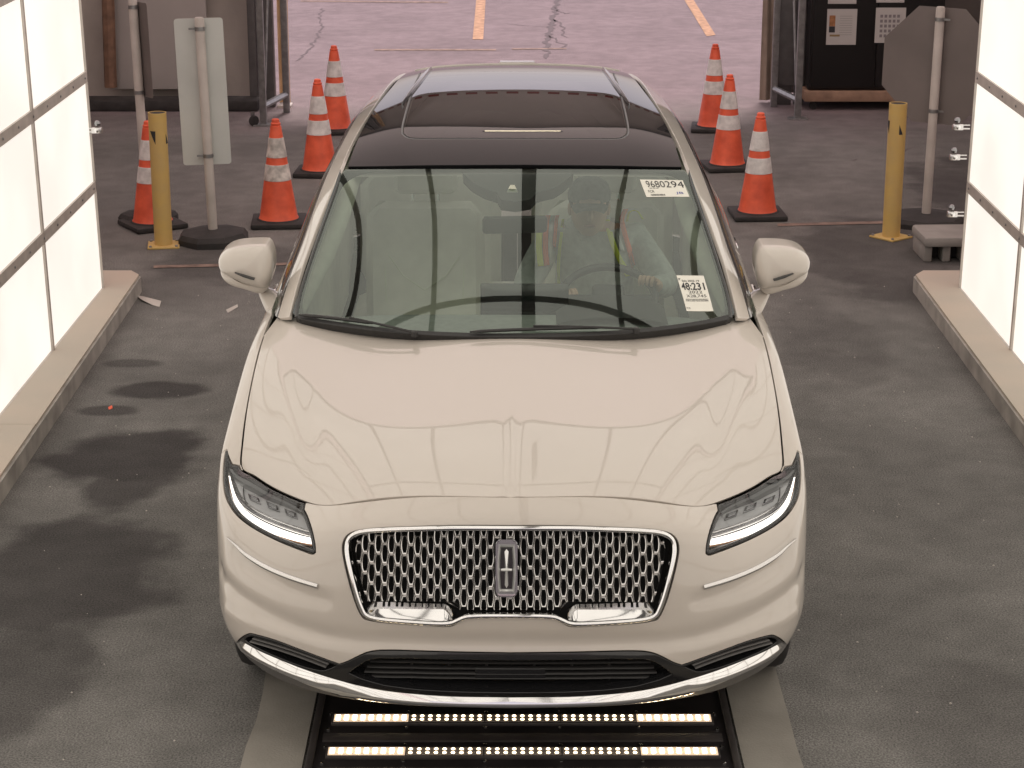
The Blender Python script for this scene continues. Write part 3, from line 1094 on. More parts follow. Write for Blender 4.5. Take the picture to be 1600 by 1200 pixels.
door_frame(f2[0], f2[0] - .13, f2[1], 'galvanised stand right of the tent opening, beside the black cabinet', 1)
def caster(name, loc, label, group):
    o = empty('caster_wheel', loc, .6, label=label, cat='caster', group=group)
    MB().lathe([(.038, -.012), (.045, -.006), (.045, .006), (.038, .012)], (0, 0, .045), 16, Matrix.Rotation(math.pi / 2, 3, 'X')).build('wheel', rubber, o)
    MB().box((0, .018, .08), (.035, .006, .08)).build('fork', m_galv, o)
    return o
q = on_z(397, 197); caster('c', (q[0], q[1], 0), 'black caster wheel at the foot of the left galvanised stand', None)

# black cabinet on a wooden dolly
cab = empty('cabinet', (0, 0, 0), label='tall black cabinet with papers taped to its doors, on a wooden dolly', cat='cabinet')
x0 = on_z(1266, 172)[0] + .0; YC = 18.0
x0 = on_y(1262, 150, YC)[0]; x1 = x0 + 1.15
MB().box(((x0 + x1) / 2, YC + .32, 1.20), (x1 - x0, .6, 2.05), None, .008).build('cabinet_body', m_black, cab)
for k in (0, 1):
    xa = x0 + .02 + k * (x1 - x0 - .03) / 2; xb = xa + (x1 - x0 - .05) / 2
    d_ = MB().box(((xa + xb) / 2, YC + .012, 1.20), (xb - xa, .02, 2.0), None, .004).build('door', m_black, cab)
    MB().box((xb - .04 if k == 0 else xa + .04, YC - .006, 1.25), (.012, .016, .16), None, .003).build('handle', m_steel, d_)
dol = empty('dolly', (0, 0, 0), label='low brown wooden dolly under the black cabinet', cat='dolly')
MB().box(((x0 + x1) / 2, YC + .30, .125), (x1 - x0 + .06, .66, .09), None, .004).build('deck', m_wood2, dol)
for cx, cy in ((x0 + .06, YC + .06), (x1 - .1, YC + .06), (x0 + .06, YC + .56), (x1 - .1, YC + .56)):
    w_ = MB().lathe([(.030, -.013), (.036, -.007), (.036, .007), (.030, .013)], (cx, cy, .036), 14, Matrix.Rotation(math.pi / 2, 3, 'X')).build('caster', rubber, dol)
    MB().box((cx, cy + .02, .06), (.03, .006, .04)).build('fork', m_galv, w_)
def paper(u0, v0, u1, v1, label, kind):
    a = on_y(u0, v0, YC - .004); b = on_y(u1, v1, YC - .004)
    xc, zc = (a[0] + b[0]) / 2, (a[2] + b[2]) / 2
    w, h = abs(b[0] - a[0]), abs(a[2] - b[2])
    o = empty('notice_sheet', (xc, YC - .001, zc), label=label, cat='paper notice', group='papers taped to the black cabinet')
    MB().box((0, -.0015, 0), (w, .002, h)).build('sheet', m_paper, o, smooth=False)
    mb = MB()
    if kind == 'a':
        MB().box((-w * .32, -.0034, h * .17), (w * .20, .0012, h * .30)).build('print_block', vary(principled('print_orange', (.35, .16, .07), .8), 40, .3), o, smooth=False)
        MB().box((-w * .32, -.0034, -h * .07), (w * .20, .0012, h * .17)).build('print_block', m_ink, o, smooth=False)
        MB().box((-w * .22, -.0034, -h * .24), (w * .34, .0012, h * .055)).build('print_block', principled('print_tan', (.28, .20, .10), .8), o, smooth=False)
        for k in range(9): mb.box((w * .14, -.0031, h * (.30 - .065 * k)), (w * .42, .0008, h * .012))
        mb.build('text_lines', principled('print_grey', (.30, .29, .28), .8), o, smooth=False)
    elif kind == 'b':
        for r in range(5):
            for c in range(5):
                mb.box((w * (-.30 + .14 * c), -.0033, h * (.26 - .14 * r)), (w * .09, .001, h * .085))
        mb.build('picture_grid', principled('print_dots', (.22, .20, .21), .8), o, smooth=False)
    else:
        mb.box((0, -.0031, 0), (w * .6, .0008, h * .02)); mb.build('text_lines', m_ink, o, smooth=False)
paper(1293, 14, 1337, 70, 'white sheet with an orange and black block on the left cabinet door', 'a')
paper(1369, 12, 1413, 67, 'white sheet with rows of small pictures on the right cabinet door', 'b')
paper(1296, -48, 1338, 6, 'sheet cut off by the photo top edge above the orange-block sheet', 'c')
paper(1372, -50, 1413, 4, 'sheet cut off by the photo top edge above the picture-grid sheet', 'c')

# ------------------------------------------------------------------ traffic cones
CONE_H = .71
def cone_parts():
    o = empty('traffic_cone')
    r_at = lambda f: .128 + (.028 - .128) * f
    mb = MB(); mb.box((0, 0, .020), (.36, .36, .034), None, .010)
    mb.lathe([(.150, .036), (.142, .046)], n=28); mb.build('cone_base', m_rub, o)
    prof = [(r_at(0) + .006, .045), (r_at(.02), .06)] + [(r_at(f), .045 + (CONE_H - .045) * f) for f in (.1, .39, .55, .62, .815, .93)]
    prof += [(.030, .045 + (CONE_H - .045) * .935), (.033, .045 + (CONE_H - .045) * .945), (.033, .045 + (CONE_H - .045) * .957), (.026, .045 + (CONE_H - .045) * .965), (.025, CONE_H - .006), (.018, CONE_H)]
    MB().lathe(prof, n=32).build('cone_body', m_orange, o)
    for a, b in ((.39, .55), (.62, .815)):
        z = lambda f: .045 + (CONE_H - .045) * f
        MB().lathe([(r_at(a) + .0005, z(a)), (r_at(a) + .003, z(a) + .002), (r_at(b) + .003, z(b) - .002), (r_at(b) + .0005, z(b))], n=32, cap=False).build('reflective_collar', m_white, o)
    return o
proto = cone_parts()
cones = [((1183, 338), 3, 'front cone of the three right of the car, nearest the yellow bollard'),
         ((1136, 263), 8, 'middle cone of the three standing right of the car roof'),
         ((1114, 203), -6, 'farthest cone of the three right of the car, by the tent opening'),
         ((436, 350), 4, 'cone with dirty scuffed white collars, nearest the grey sign base'),
         ((500, 272), -3, 'middle cone of the three left of the car roof, clean collars'),
         ((525, 206), 6, 'farthest cone left of the car, partly hidden by the car and the middle cone'),
         ((239, 354), 32, 'cone behind the left yellow bollard, its base turned askew')]
kidm = children_map()
for i, ((u, v), rz, lab) in enumerate(cones):
    c = proto if i == 0 else copy_tree(proto, None, kidm)
    q = on_z(u, v)
    c.location = (q[0], q[1], 0); c.rotation_euler = (0, 0, R(rz))
    tag(c, lab, 'traffic cone', 'orange traffic cones with two white collars')
    if i == 3:
        for ch in scene.objects:
            if ch.parent is c and ch.name.startswith('reflective_collar'):
                ch.data = ch.data.copy(); ch.data.materials[0] = m_dirty

# ------------------------------------------------------------------ bollards
def bollard(u, v, h, rz, label):
    q = on_z(u, v)
    o = empty('bollard', (q[0], q[1], 0), rz, label=label, cat='bollard', group='yellow steel pipe bollards')
    mb = MB()
    mb.lathe([(.0575, .012), (.0575, h), (.051, h), (.051, h - .08), (.0, h - .081)], n=32, cap=False)
    mb.build('post', m_yel, o, angle=35)
    MB().lathe([(.0505, h - .079), (.0505, h - .002)], n=28, cap=True).build('shaded_plug', m_rub, o).scale = (.99, .99, .998)  # black plug: shade inside the open pipe put into colour
    MB().box((0, 0, .006), (.20, .20, .012), None, .003).build('base_plate', m_yel, o)
    for sx in (-1, 1):
        for sy in (-1, 1):
            MB().lathe([(.010, 0), (.010, .008), (.004, .011)], (sx * .082, sy * .082, .012), 6).build('anchor_bolt', m_galv, o)
    for a in (-35, 145 - 70):
        mb = MB()
        pts = []
        for f, z in ((-.36, .0), (.36, .0), (.30, -.085)) if a < 0 else ((-.36, -.02), (-.36, -.085), (.1, -.085)):
            pts.append((f, z))
        n = 6
        vs = []
        # curved triangular decal
        A0, A1, A2 = [np.array(p) for p in pts]
        rows_ = []
        for i in range(n + 1):
            row = []
            for j in range(n + 1 - i):
                w1, w2 = i / n, j / n
                p = A0 * (1 - w1 - w2) + A1 * w1 + A2 * w2
                an = R(-90 + a) + p[0]
                row.append(mb.bm.verts.new((.0582 * math.cos(an), .0582 * math.sin(an), h - .11 + p[1])))
            rows_.append(row)
        for i in range(n):
            for j in range(n - i):
                mb.bm.faces.new((rows_[i][j], rows_[i + 1][j], rows_[i][j + 1]))
                if j < n - i - 1: mb.bm.faces.new((rows_[i + 1][j], rows_[i + 1][j + 1], rows_[i][j + 1]))
        mb.build('black_decal', m_ink, o)
    return o
bollard(256, 384, .86, R(8), 'yellow pipe bollard left of the car with a cone right behind it')
bollard(1392, 371, .88, R(-50), 'yellow pipe bollard right of the car beside the octagonal sign')

# ------------------------------------------------------------------ signs
def rubber_base(o, r, h):
    mb = MB(); n = 8
    mb.lathe([(r, 0), (r, h * .45), (r * .90, h * .8), (r * .45, h), (.05, h * 1.02)], n=n, rot=Matrix.Rotation(R(22.5), 3, 'Z'))
    mb.build('rubber_base', m_rub, o, angle=20)
def clampring(o, z, r, side=-1):
    mb = MB(); mb.lathe([(r + .003, -.012), (r + .003, .012)], (0, 0, z), 16)
    mb.box((side * (r + .02), -.004, z), (.04, .006, .012))
    mb.build('pipe_clamp', m_galv, o)
# rectangular sign, back towards the camera
q = on_z(334, 378)
sg = empty('sign', (q[0], q[1], 0), 0, label='tall narrow pale grey sign back on a pole with an octagonal rubber base', cat='sign')
rubber_base(sg, .235, .085)
MB().lathe([(.030, .08), (.030, 1.43), (.024, 1.44)], n=20).build('pole', m_pvc, sg)
mb = MB(); mb.prism([(x - .01, z) for x, z in rrect(.305, .93, .02)], .003, 'y', .034); sp_ = mb.build('sign_panel', m_signb, sg, smooth=False); sp_.location = (0, 0, .965)
clampring(sg, 1.37, .030); clampring(sg, .565, .030)
sg.rotation_euler = (0, R(-1.2), R(4))
# edge-on sign by the left wall
q = on_z(231, 352)
s2 = empty('leaning_sign', (q[0] - .02, q[1] + .15, 0), 0, label='grey pole with a sign seen almost edge-on, between the light wall and the bollard', cat='sign')
rubber_base(s2, .2, .07)
MB().lathe([(.030, .05), (.030, 1.49), (.024, 1.50)], n=20).build('pole', m_pvc, s2)
mb = MB(); mb.prism(rrect(.30, .62, .02), .003, 'y', .034); sp_ = mb.build('sign_panel', m_signd, s2, smooth=False); sp_.location = (0, 0, 1.14)
clampring(s2, 1.42, .030); clampring(s2, .86, .030)
s2.rotation_euler = (0, R(-3.0), R(-58))
# octagonal sign
q = on_z(1446, 349)
s3 = empty('octagonal_sign', (q[0], q[1], 0), 0, label='large octagonal sign seen from its dull brown back, beside the right light wall', cat='sign')
rubber_base(s3, .26, .07)
MB().lathe([(.030, .05), (.030, 1.43), (.024, 1.44)], n=20).build('pole', m_pvc, s3)
oc = [(.381 / math.cos(R(22.5)) * math.cos(R(22.5 + 45 * k)), .381 / math.cos(R(22.5)) * math.sin(R(22.5 + 45 * k))) for k in range(8)]
mb = MB(); mb.prism(oc, .003, 'y', .036); sp_ = mb.build('sign_panel', m_signd, s3, smooth=False); sp_.location = (0, 0, 1.05)
clampring(s3, 1.36, .030, 1); clampring(s3, .76, .030, 1)
s3.rotation_euler = (0, R(.6), R(-30))

# grey plastic ballast block with arched recesses
q = on_z(1443, 412)
bl = empty('ballast_block', (q[0], q[1], 0), R(2), label='low grey plastic block with arched recesses beside the right light wall', cat='block')
mb = MB()
W_, H_ = .50, .165
prof = [(0, 0), (0, H_ * .55)]
mb.box((W_ / 2, .19, H_ * .80), (W_, .38, H_ * .38), None, .018)
mb.build('top', m_plast, bl)
for k in range(4):
    xx = .035 + k * .115
    MB().box((xx, .20, H_ * .31), (.05, .32, H_ * .62), None, .008).build('rib', m_plast, bl)
MB().box((W_ / 2, .26, H_ * .3), (W_ - .06, .2, H_ * .55)).build('core', m_rub, bl)
# ================================================================== THE CAR
car = empty('parked_car', (-.005, CAR_Y, 0), -.0068, label='champagne beige luxury crossover with black glass roof facing the camera between two lit walls', cat='car')

# lower body net: one column per station from the front centre round the side to the rear centre
rows = [
 # bottom
 [(0,.060,.228),(.27,.068,.228),(.51,.118,.230),(.70,.215,.235),(.825,.36,.24),(.90,.55,.245),(.925,.80,.24),(.915,1.15,.22),(.915,1.42,.20),(.915,1.8,.20),(.915,2.3,.20),(.915,2.9,.20),(.915,3.4,.20),(.92,3.9,.22),(.91,4.35,.26),(.80,4.62,.28),(.45,4.72,.28),(0,4.74,.28)],
 [(0,.004,.315),(.28,.012,.315),(.54,.060,.32),(.742,.150,.335),(.870,.292,.35),(.940,.465,.36),(.958,.75,.355),(.955,1.15,.33),(.955,1.42,.31),(.955,1.8,.31),(.955,2.3,.31),(.955,2.9,.31),(.955,3.4,.32),(.96,3.9,.34),(.945,4.4,.38),(.82,4.7,.40),(.45,4.80,.41),(0,4.82,.41)],
 [(0,0,.45),(.28,.01,.45),(.545,.055,.455),(.745,.145,.46),(.885,.285,.47),(.95,.46,.48),(.972,.75,.48),(.968,1.15,.46),(.962,1.42,.45),(.960,1.8,.45),(.958,2.3,.45),(.958,2.9,.45),(.96,3.4,.45),(.97,3.9,.48),(.95,4.42,.52),(.83,4.73,.54),(.46,4.83,.55),(0,4.85,.55)],
 [(0,0,.60),(.28,.01,.60),(.54,.06,.60),(.735,.15,.60),(.878,.30,.61),(.952,.47,.62),(.974,.75,.63),(.965,1.15,.62),(.955,1.42,.61),(.950,1.8,.61),(.950,2.3,.61),(.950,2.9,.61),(.955,3.4,.62),(.972,3.9,.64),(.95,4.42,.67),(.83,4.74,.68),(.46,4.84,.69),(0,4.86,.69)],
 [(0,.015,.73),(.28,.025,.73),(.53,.075,.725),(.71,.175,.72),(.86,.32,.725),(.948,.49,.745),(.972,.75,.77),(.965,1.15,.78),(.960,1.42,.78),(.958,1.8,.78),(.958,2.3,.78),(.960,2.9,.78),(.965,3.4,.79),(.972,3.9,.80),(.945,4.42,.82),(.82,4.72,.83),(.45,4.82,.83),(0,4.84,.83)],
 [(0,.035,.84),(.28,.045,.835),(.525,.10,.805),(.69,.205,.768),(.835,.355,.775),(.940,.52,.80),(.962,.78,.86),(.960,1.15,.93),(.958,1.42,.95),(.955,1.8,.96),(.955,2.3,.96),(.958,2.9,.97),(.960,3.4,.98),(.962,3.9,.99),(.93,4.40,1.0),(.80,4.68,.99),(.45,4.78,.98),(0,4.80,.98)],
 [(0,.060,.892),(.28,.075,.88),(.528,.142,.845),(.668,.25,.80),(.808,.405,.815),(.922,.57,.846),(.942,.80,.918),(.940,1.15,.998),(.940,1.42,1.036),(.936,1.8,1.05),(.934,2.3,1.055),(.936,2.9,1.06),(.936,3.4,1.07),(.93,3.9,1.08),(.89,4.35,1.09),(.78,4.62,1.08),(.45,4.73,1.06),(0,4.76,1.06)],
 [(0,.100,.929),(.29,.130,.914),(.53,.205,.874),(.648,.305,.820),(.775,.455,.831),(.880,.60,.848),(.898,.85,.938),(.902,1.15,1.018),(.902,1.42,1.050),(.893,1.8,1.085),(.888,2.3,1.09),(.888,2.9,1.10),(.885,3.4,1.11),(.875,3.9,1.12),(.84,4.32,1.13),(.75,4.56,1.12),(.45,4.68,1.10),(0,4.71,1.10)],
]
def _mid(r, i, f=.5):
    p = [np.array(r[k], float) for k in (i - 1, i, i + 1, i + 2)]
    t = f
    return tuple(.5 * ((2 * p[1]) + (-p[0] + p[2]) * t + (2 * p[0] - 5 * p[1] + 4 * p[2] - p[3]) * t * t + (-p[0] + 3 * p[1] - 3 * p[2] + p[3]) * t ** 3))
_r2 = []
for _k, _r in enumerate(rows):
    if _k == len(rows) - 1:
        _a, _b = (.842, .548, .836), (.8915, .70, .876)
    else:
        _a, _b = _mid(_r, 4), _mid(_r, 5)
    _r2.append(_r[:5] + [_a] + [_r[5]] + [_b] + _r[6:])
rows = _r2
rows[-1][6] = (.884, .603, .846)
NC = len(rows[0])
net = []
for i in range(-(NC - 1), NC):
    c = []
    for r in rows:
        x, y, z = r[abs(i)]
        c.append((-x if i < 0 else x, y, z))
    net.append(c)

def crease(line, amp, sig, fade=(0., 0.), one=None):
    line = np.array(line, float)
    def f(P):
        Q = P.copy(); Q[:, 0] = np.abs(Q[:, 0])
        lo, hi = line.min(0) - 4 * sig, line.max(0) + 4 * sig
        m = ((Q >= lo) & (Q <= hi)).all(1)
        out = np.zeros(len(P))
        if m.any():
            d, fr = seg_dist(Q[m], line)
            w = np.exp(-(d / sig) ** 2)
            if fade[0]: w = w * np.clip(fr / fade[0], 0, 1)
            if fade[1]: w = w * np.clip((1 - fr) / fade[1], 0, 1)
            out[m] = amp * w
        return out
    return f
body_features = []
BODY = Surf(net, 2, lambda P: sum(f(P) for f in body_features) if body_features else np.zeros(len(P)), dens=(300, 70))
def bpt(st, off=0.):
    st = np.atleast_2d(st)
    return BODY.pos(st[:, 0], st[:, 1])
def px3(pts):
    """photo trace -> 3D points on the right-hand (positive x) side of the body"""
    q = BODY.base(*np.array(px_st(BODY, pts)).T)
    q[:, 0] = np.abs(q[:, 0])
    return q
# fold that sweeps round the lower bumper, and the dished area round the fender trim
fold = px3([(343,895),(352,912),(366,927),(390,944),(430,966),(470,983),(510,995),(558,1001),(640,1003),(790,1004)])
body_features.append(crease(fold, -.0085, .030))
fold2 = px3([(352,955),(372,968),(400,978),(450,994),(510,1012),(560,1016)])
body_features.append(crease(fold2, .004, .022, (.0, .3)))
dish = px3([(358,862),(382,884),(412,903),(450,922),(505,938)])
body_features.append(crease(dish, -.006, .026, (.2, .0)))

# K: the shut line between bumper / fender and hood is the top edge (t = 1)
ks = np.linspace(0, 1, 401)
K3 = BODY.base(ks, np.ones(401))
def k_at_y(y, side=-1):
    """surface parameter s on the top edge at length y (fender part)"""
    m = (np.sign(K3[:, 0]) == side) & (K3[:, 1] < 4)
    i = np.where(m)[0]
    o = i[np.argsort(K3[i, 1])]
    return float(np.interp(y, K3[o, 1], ks[o]))

# hood: height field fitted to measured points
anch = []
def A(x, y, z, w=1.): anch.append((x, y, z, w))
for s_, p in zip(ks, K3):
    if p[1] < 1.75: A(p[0], p[1], p[2], 3.0)
for x, y, z in [(0,.16,.948),(0,.25,.968),(0,.5,1.006),(0,.8,1.040),(0,1.05,1.066),(0,1.27,1.084),(0,1.5,1.10),
                (.3,.25,.951),(.3,.5,.995),(.3,.8,1.030),(.3,1.05,1.057),(.3,1.3,1.079),
                (.52,.33,.922),(.55,.5,.963),(.55,.8,1.001),(.55,1.05,1.032),(.55,1.35,1.067),
                (.68,.42,.890),(.72,.6,.930),(.74,.8,.974),(.76,1.05,1.022),(.77,1.3,1.062),(.80,1.54,1.090),
                (.82,.60,.890),(.84,.8,.955),(.85,1.05,1.015),(.855,1.3,1.058)]:
    A(x, y, z, 6)
    if x: A(-x, y, z, 6)
X0, X1, Y0_, Y1_ = -1.0, 1.0, 0.0, 1.8
def hood_basis(x, y):
    x2 = np.asarray(x) ** 2; yy = np.asarray(y) / 1.5
    return np.stack([x2 ** i * yy ** j for i in range(4) for j in range(5)], -1)
an = np.array(anch)
M = hood_basis(an[:, 0], an[:, 1]) * an[:, 3:4]
reg = np.eye(20) * .02
sol, *_ = np.linalg.lstsq(np.vstack([M, reg]), np.concatenate([an[:, 2] * an[:, 3], np.zeros(20)]), rcond=None)
def hood_z(x, y): return hood_basis(x, y) @ sol
# bring the shut line exactly onto the hood surface
for it in range(3):
    m_ = (K3[:, 1] < 1.6)
    for i in range(2 * NC - 1):
        x, y, z = net[i][-1]
        if y < 1.6:
            net[i][-1] = (x, y, float(hood_z(np.array([x]), np.array([y]))[0]))
    break
BODY = Surf(net, 2, lambda P: sum(f(P) for f in body_features) if body_features else np.zeros(len(P)), dens=(300, 70))
K3 = BODY.base(ks, np.ones(401))
nx, ny = 25, 17
gx, gy = node(nx), node(ny)
hp = [[(X0 + (X1 - X0) * gx[i], Y0_ + (Y1_ - Y0_) * gy[j], float(hood_z(np.array([X0 + (X1 - X0) * gx[i]]), np.array([Y0_ + (Y1_ - Y0_) * gy[j]]))[0])) for j in range(ny)] for i in range(nx)]
hood_features = [
    crease([(.022,.06,.92),(.028,.4,.99),(.055,.80,1.035)], .0022, .020, (0, .8)),
    crease([(0,.06,.92),(0,.4,.99),(0,.75,1.03)], -.0026, .014, (0, .8)),
    crease([(.655,.38,.90),(.70,.6,.95),(.745,.9,1.01),(.775,1.2,1.06),(.79,1.45,1.09)], .0050, .052, (.2, 0)),
    crease([(.585,.36,.91),(.64,.6,.96),(.69,.9,1.02),(.72,1.2,1.065),(.74,1.4,1.09)], -.0018, .045, (.2, .1)),
]
HOOD = Surf(hp, 1, lambda P: sum(f(P) for f in hood_features), dens=(120, 110))
def hst(x, y): return np.array([(x - X0) / (X1 - X0), (y - Y0_) / (Y1_ - Y0_)])

s_a, s_b = k_at_y(1.43, -1), None
# front and side edge of the hood follows K; the rear edge follows the windshield base
kk = [k for k in ks if s_a < k < .5]
khalf = [K3[int(round(k * 400))] for k in kk]
hood_left = [hst(p[0], p[1]) for p in khalf]                       # from rear corner to the front centre
rear_px = [(409,528),(415,519),(424,507),(434,494),(449,491.5),(456,495),(470,500.5),(500,506),(560,515),(620,521.5),(700,526),(760,528)]
rear_l = px_st(HOOD, rear_px)
hood_out = hood_left + mirror_st(hood_left) + mirror_st(rear_l) + rear_l[::-1]
hood_out = rear_l[::-1] + hood_left + mirror_st(hood_left) + mirror_st(rear_l)
# order: centre rear(left half reversed) ... build explicitly
hood_out = list(hood_left) + list(mirror_st(hood_left)) + list(mirror_st(rear_l[::-1])[::-1])[0:0]
hood_out += [np.array([1 - p[0], p[1]]) for p in rear_l] + rear_l[::-1]
hood = panel(HOOD, hood_out, 'hood', paint, car, res=.014, gap=.0022)

# ---- traced outlines on the lower body
hl_px = [(350.5,709),(352.5,703),(357,716),(364.5,729),(373.5,736.5),(393,747.5),(414,760),(435,771),(457.5,784),(471.8,794.5),(478.5,806),(486,827.5),(491,850),(492,863.5),(487.5,866.5),(477,863.5),(450,853),(420,839.5),(390,823),(367.5,805),(354,785.5),(348,767.5),(346.5,745),(348,722.5)]
hl = px_st(BODY, catmull(hl_px, True, .34, corners=(1, 9, 13)))
_np = len(np.arange(0, 1, .34))
for _i in range(3 * _np, 9 * _np + 1):
    hl[_i] = np.array([hl[_i][0], max(hl[_i][1], .997)])
low_px = [(350,990),(359,999),(368,1007),(376,998),(388,992),(400,993.6),(430,1002),(470,1017),(510,1032),(530,1039),(542,1035),(559,1026.6),(572,1021),(587,1018),(605,1017.3),(625,1017.5),(660,1018.5),(720,1020),(797,1021)]
gr_outer_px = [(797,822),(707.5,822),(632.5,824.4),(595,826),(567,828.5),(548,833.5),(538,843),(534.6,857),(538,880.6),(548,920),(557.5,948),(565,963),(574,969.7),(613.7,974.4),(670,978),(702,979),(713,974.4),(726,967.8),(741,965),(797,965)]
gr_inner_px = [(797,829),(707,829),(651,830),(595,832),(566,834.7),(554,841),(549,851),(550,870),(556,900),(564,931),(571,950),(580,960),(613,966),(670,970),(698,971),(707,968),(722,962),(738,959),(797,959)]
gro = px_st(BODY, catmull(gr_outer_px, False, .34))
gri = px_st(BODY, catmull(gr_inner_px, False, .34))
def sym(lst):       # lst: left half starting and ending on the centre line
    a = [np.array(p) for p in lst]
    a[0][0] = .5; a[-1][0] = .5
    return a + [np.array([1 - p[0], p[1]]) for p in a[::-1]][1:-1]
grille_hole = sym(gro)
low = px_st(BODY, catmull(low_px, False, .34, corners=(2, 9)))
low[-1][0] = .5
def bs(y, z, side=-1, x=.965): return BODY.near((side * x, y, z))
AY_, AZ_, AR_ = .965, .365, .392
def arch(cy, a0, a1, side=-1, r=AR_, n=16):
    out = []
    for k in range(n + 1):
        a = R(a0 + (a1 - a0) * k / n)
        out.append(bs(cy - r * math.cos(a), AZ_ + r * math.sin(a), side))
    return out
def kline(s0, s1, n=40): return [np.array([s, 1.]) for s in np.linspace(s0, s1, n)]
# index of headlight inner top corner and outer tip in K
s_in = float(hl_s) if False else float(BODY.cast(CAM_IN_CAR, view_dir(800 + (478 - centre_u(794)), 794))[0])
hl_arr = np.array(hl)
i_tip = int(np.argmin([abs(q[0] - hl_arr[:, 0].min()) for q in hl_arr])) if False else 3   # catmull index of (352.5,703)
n_per = len(np.arange(0, 1, .34))
i_tip = 1 * n_per
i_in = 9 * n_per
inner_run = hl[i_in:] + hl[:i_tip + 1]              # inner corner -> down -> outer tip
tip = hl[i_tip]
top_run = hl[i_tip:i_in + 1]                        # outer tip -> along the top -> inner corner
# bumper cover
seam = [bs(.72, .80), bs(.66, .70)]
left = [np.array([s_in, 1.])] + inner_run + [bs(.70, .83), bs(.68, .76)] + arch(AY_, 62, 12, -1)[2:] + [bs(.56, .37)] + low
right = [np.array([1 - p[0], p[1]]) for p in left[::-1]][1:]
bump_out = left + right + kline(1 - s_in, s_in, 60)[1:-1]
bumper = panel(BODY, bump_out, 'bumper_cover', paint, car, holes=[grille_hole], res=.014, gap=.002)
for side in (-1, 1):
    def m(l): return [p if side < 0 else np.array([1 - p[0], p[1]]) for p in l]
    a62 = arch(AY_, 62, 172, -1)
    fo = top_run[:n_per * 3 + 1] + [p for p in kline(top_run[n_per * 3][0], k_at_y(1.43), 30)[1:]] + [np.array([k_at_y(1.62), 1.])] + [bs(1.60, .95), bs(1.56, .7), bs(1.50, .4), bs(1.47, .34)] + a62[::-1][:-2] + [bs(.68, .76), bs(.70, .83)]
    panel(BODY, m(fo), 'fender', paint, car, res=.016)
    for nm, y0, y1 in (('front_door', 1.60, 2.66), ('rear_door', 2.66, 3.52)):
        o = [np.array([k_at_y(y0 + .02), 1.]), np.array([k_at_y(y1), 1.])]
        o += [bs(y1, .9), bs(y1, .6), bs(y1 - (.0 if nm == 'front_door' else .10), .36), bs((y0 + y1) / 2, .36), bs(y0 - (.08 if nm == 'front_door' else 0), .36), bs(y0 - (.03 if nm == 'front_door' else 0), .6), bs(y0, .9)]
        d = panel(BODY, m(o), nm, paint, car, res=.04, estep=.03)
        hy = y1 - .16
        MB().tube([(side * .955, hy - .1, .93), (side * .985, hy - .08, .935), (side * .987, hy + .06, .94), (side * .957, hy + .08, .94)], .011).build('door_handle', chrome, d)
    o = [bs(1.44, .345), bs(3.40, .345), bs(3.40, .21), bs(1.44, .21)]
    panel(BODY, m(o), 'side_sill', grey_plastic, car, res=.06, estep=.04)
    ra = arch(3.815, 8, 172, -1)
    o = [np.array([k_at_y(3.52), 1.]), np.array([k_at_y(4.0), 1.])] + kline(k_at_y(3.98), .03, 14)[1:]
    o = [np.array([k_at_y(3.52), 1.])] + kline(k_at_y(3.55), .012, 20) + [np.array([.012, .35]), np.array([.06, .35])] + [bs(4.35, .42)] + ra[::-1] + [bs(3.42, .45), bs(3.50, .6), bs(3.52, .9)]
    panel(BODY, m(o), 'rear_fender', paint, car, res=.05, estep=.03)
    o = [np.array([.0, .34]), np.array([.06, .34]), bs(4.34, .40), bs(4.30, .26), np.array([.06, .02]), np.array([.0, .02])]
    panel(BODY, m(o), 'rear_bumper', grey_plastic, car, res=.06, estep=.04)
    # wheel arch liners
    for cy in (AY_, 3.815):
        mb = MB()
        n = 20
        pr = [[mb.bm.verts.new((side * x, cy - .41 * math.cos(R(a)), AZ_ + .41 * math.sin(R(a)))) for x in (.62, .945)] for a in np.linspace(8, 200, n)]
        for a, b in zip(pr, pr[1:]): mb.bm.faces.new((a[0], a[1], b[1], b[0]))
        mb.build('wheel_arch_liner', black_plastic, car)

# ---- lower front: black surround, vents, chrome strip, dark lip
ch_top_px = [(374,1004),(387,1011),(402,1019),(430,1031),(465,1045),(500,1057),(527,1065),(559,1073.5),(600,1081.5),(652,1087),(720,1090.5),(797,1091.5)]
ch_bot_px = [(370,1007),(378,1016),(390,1024),(410,1035),(434,1047),(460,1058.5),(480,1067),(505,1076),(527.5,1083.5),(560,1090),(590,1094),(640,1098),(684,1100),(740,1102),(797,1103)]
ct = px_st(BODY, catmull(ch_top_px, False, .34)); cb = px_st(BODY, catmull(ch_bot_px, False, .34))
ct[-1][0] = cb[-1][0] = .5
strip_l = ct + cb[::-1]
def symopen(top, bot):     # both run outer -> centre
    t = [np.array(p) for p in top]; b = [np.array(p) for p in bot]
    t[-1][0] = b[-1][0] = .5
    return t + [np.array([1 - p[0], p[1]]) for p in t[::-1]][1:] + [np.array([1 - p[0], p[1]]) for p in b][0:] + b[::-1][1:]
nS = 130
def resamp(st, n):
    st = np.array(st); q = BODY.base(st[:, 0], st[:, 1])
    L_ = np.concatenate([[0], np.cumsum(np.linalg.norm(np.diff(q, axis=0), axis=1))]); L_ /= L_[-1]
    t = np.linspace(0, 1, n)
    return np.stack([np.interp(t, L_, st[:, 0]), np.interp(t, L_, st[:, 1])], 1)
A_ = resamp(ct, nS); B_ = resamp(cb, nS)
A_ = np.concatenate([A_, np.stack([1 - A_[::-1, 0], A_[::-1, 1]], 1)[1:]]); B_ = np.concatenate([B_, np.stack([1 - B_[::-1, 0], B_[::-1, 1]], 1)[1:]])
mb = MB()
tt = np.linspace(-1, 1, len(A_))
wgt = np.clip((1 - np.abs(tt)) / .03, 0, 1)
cols = []
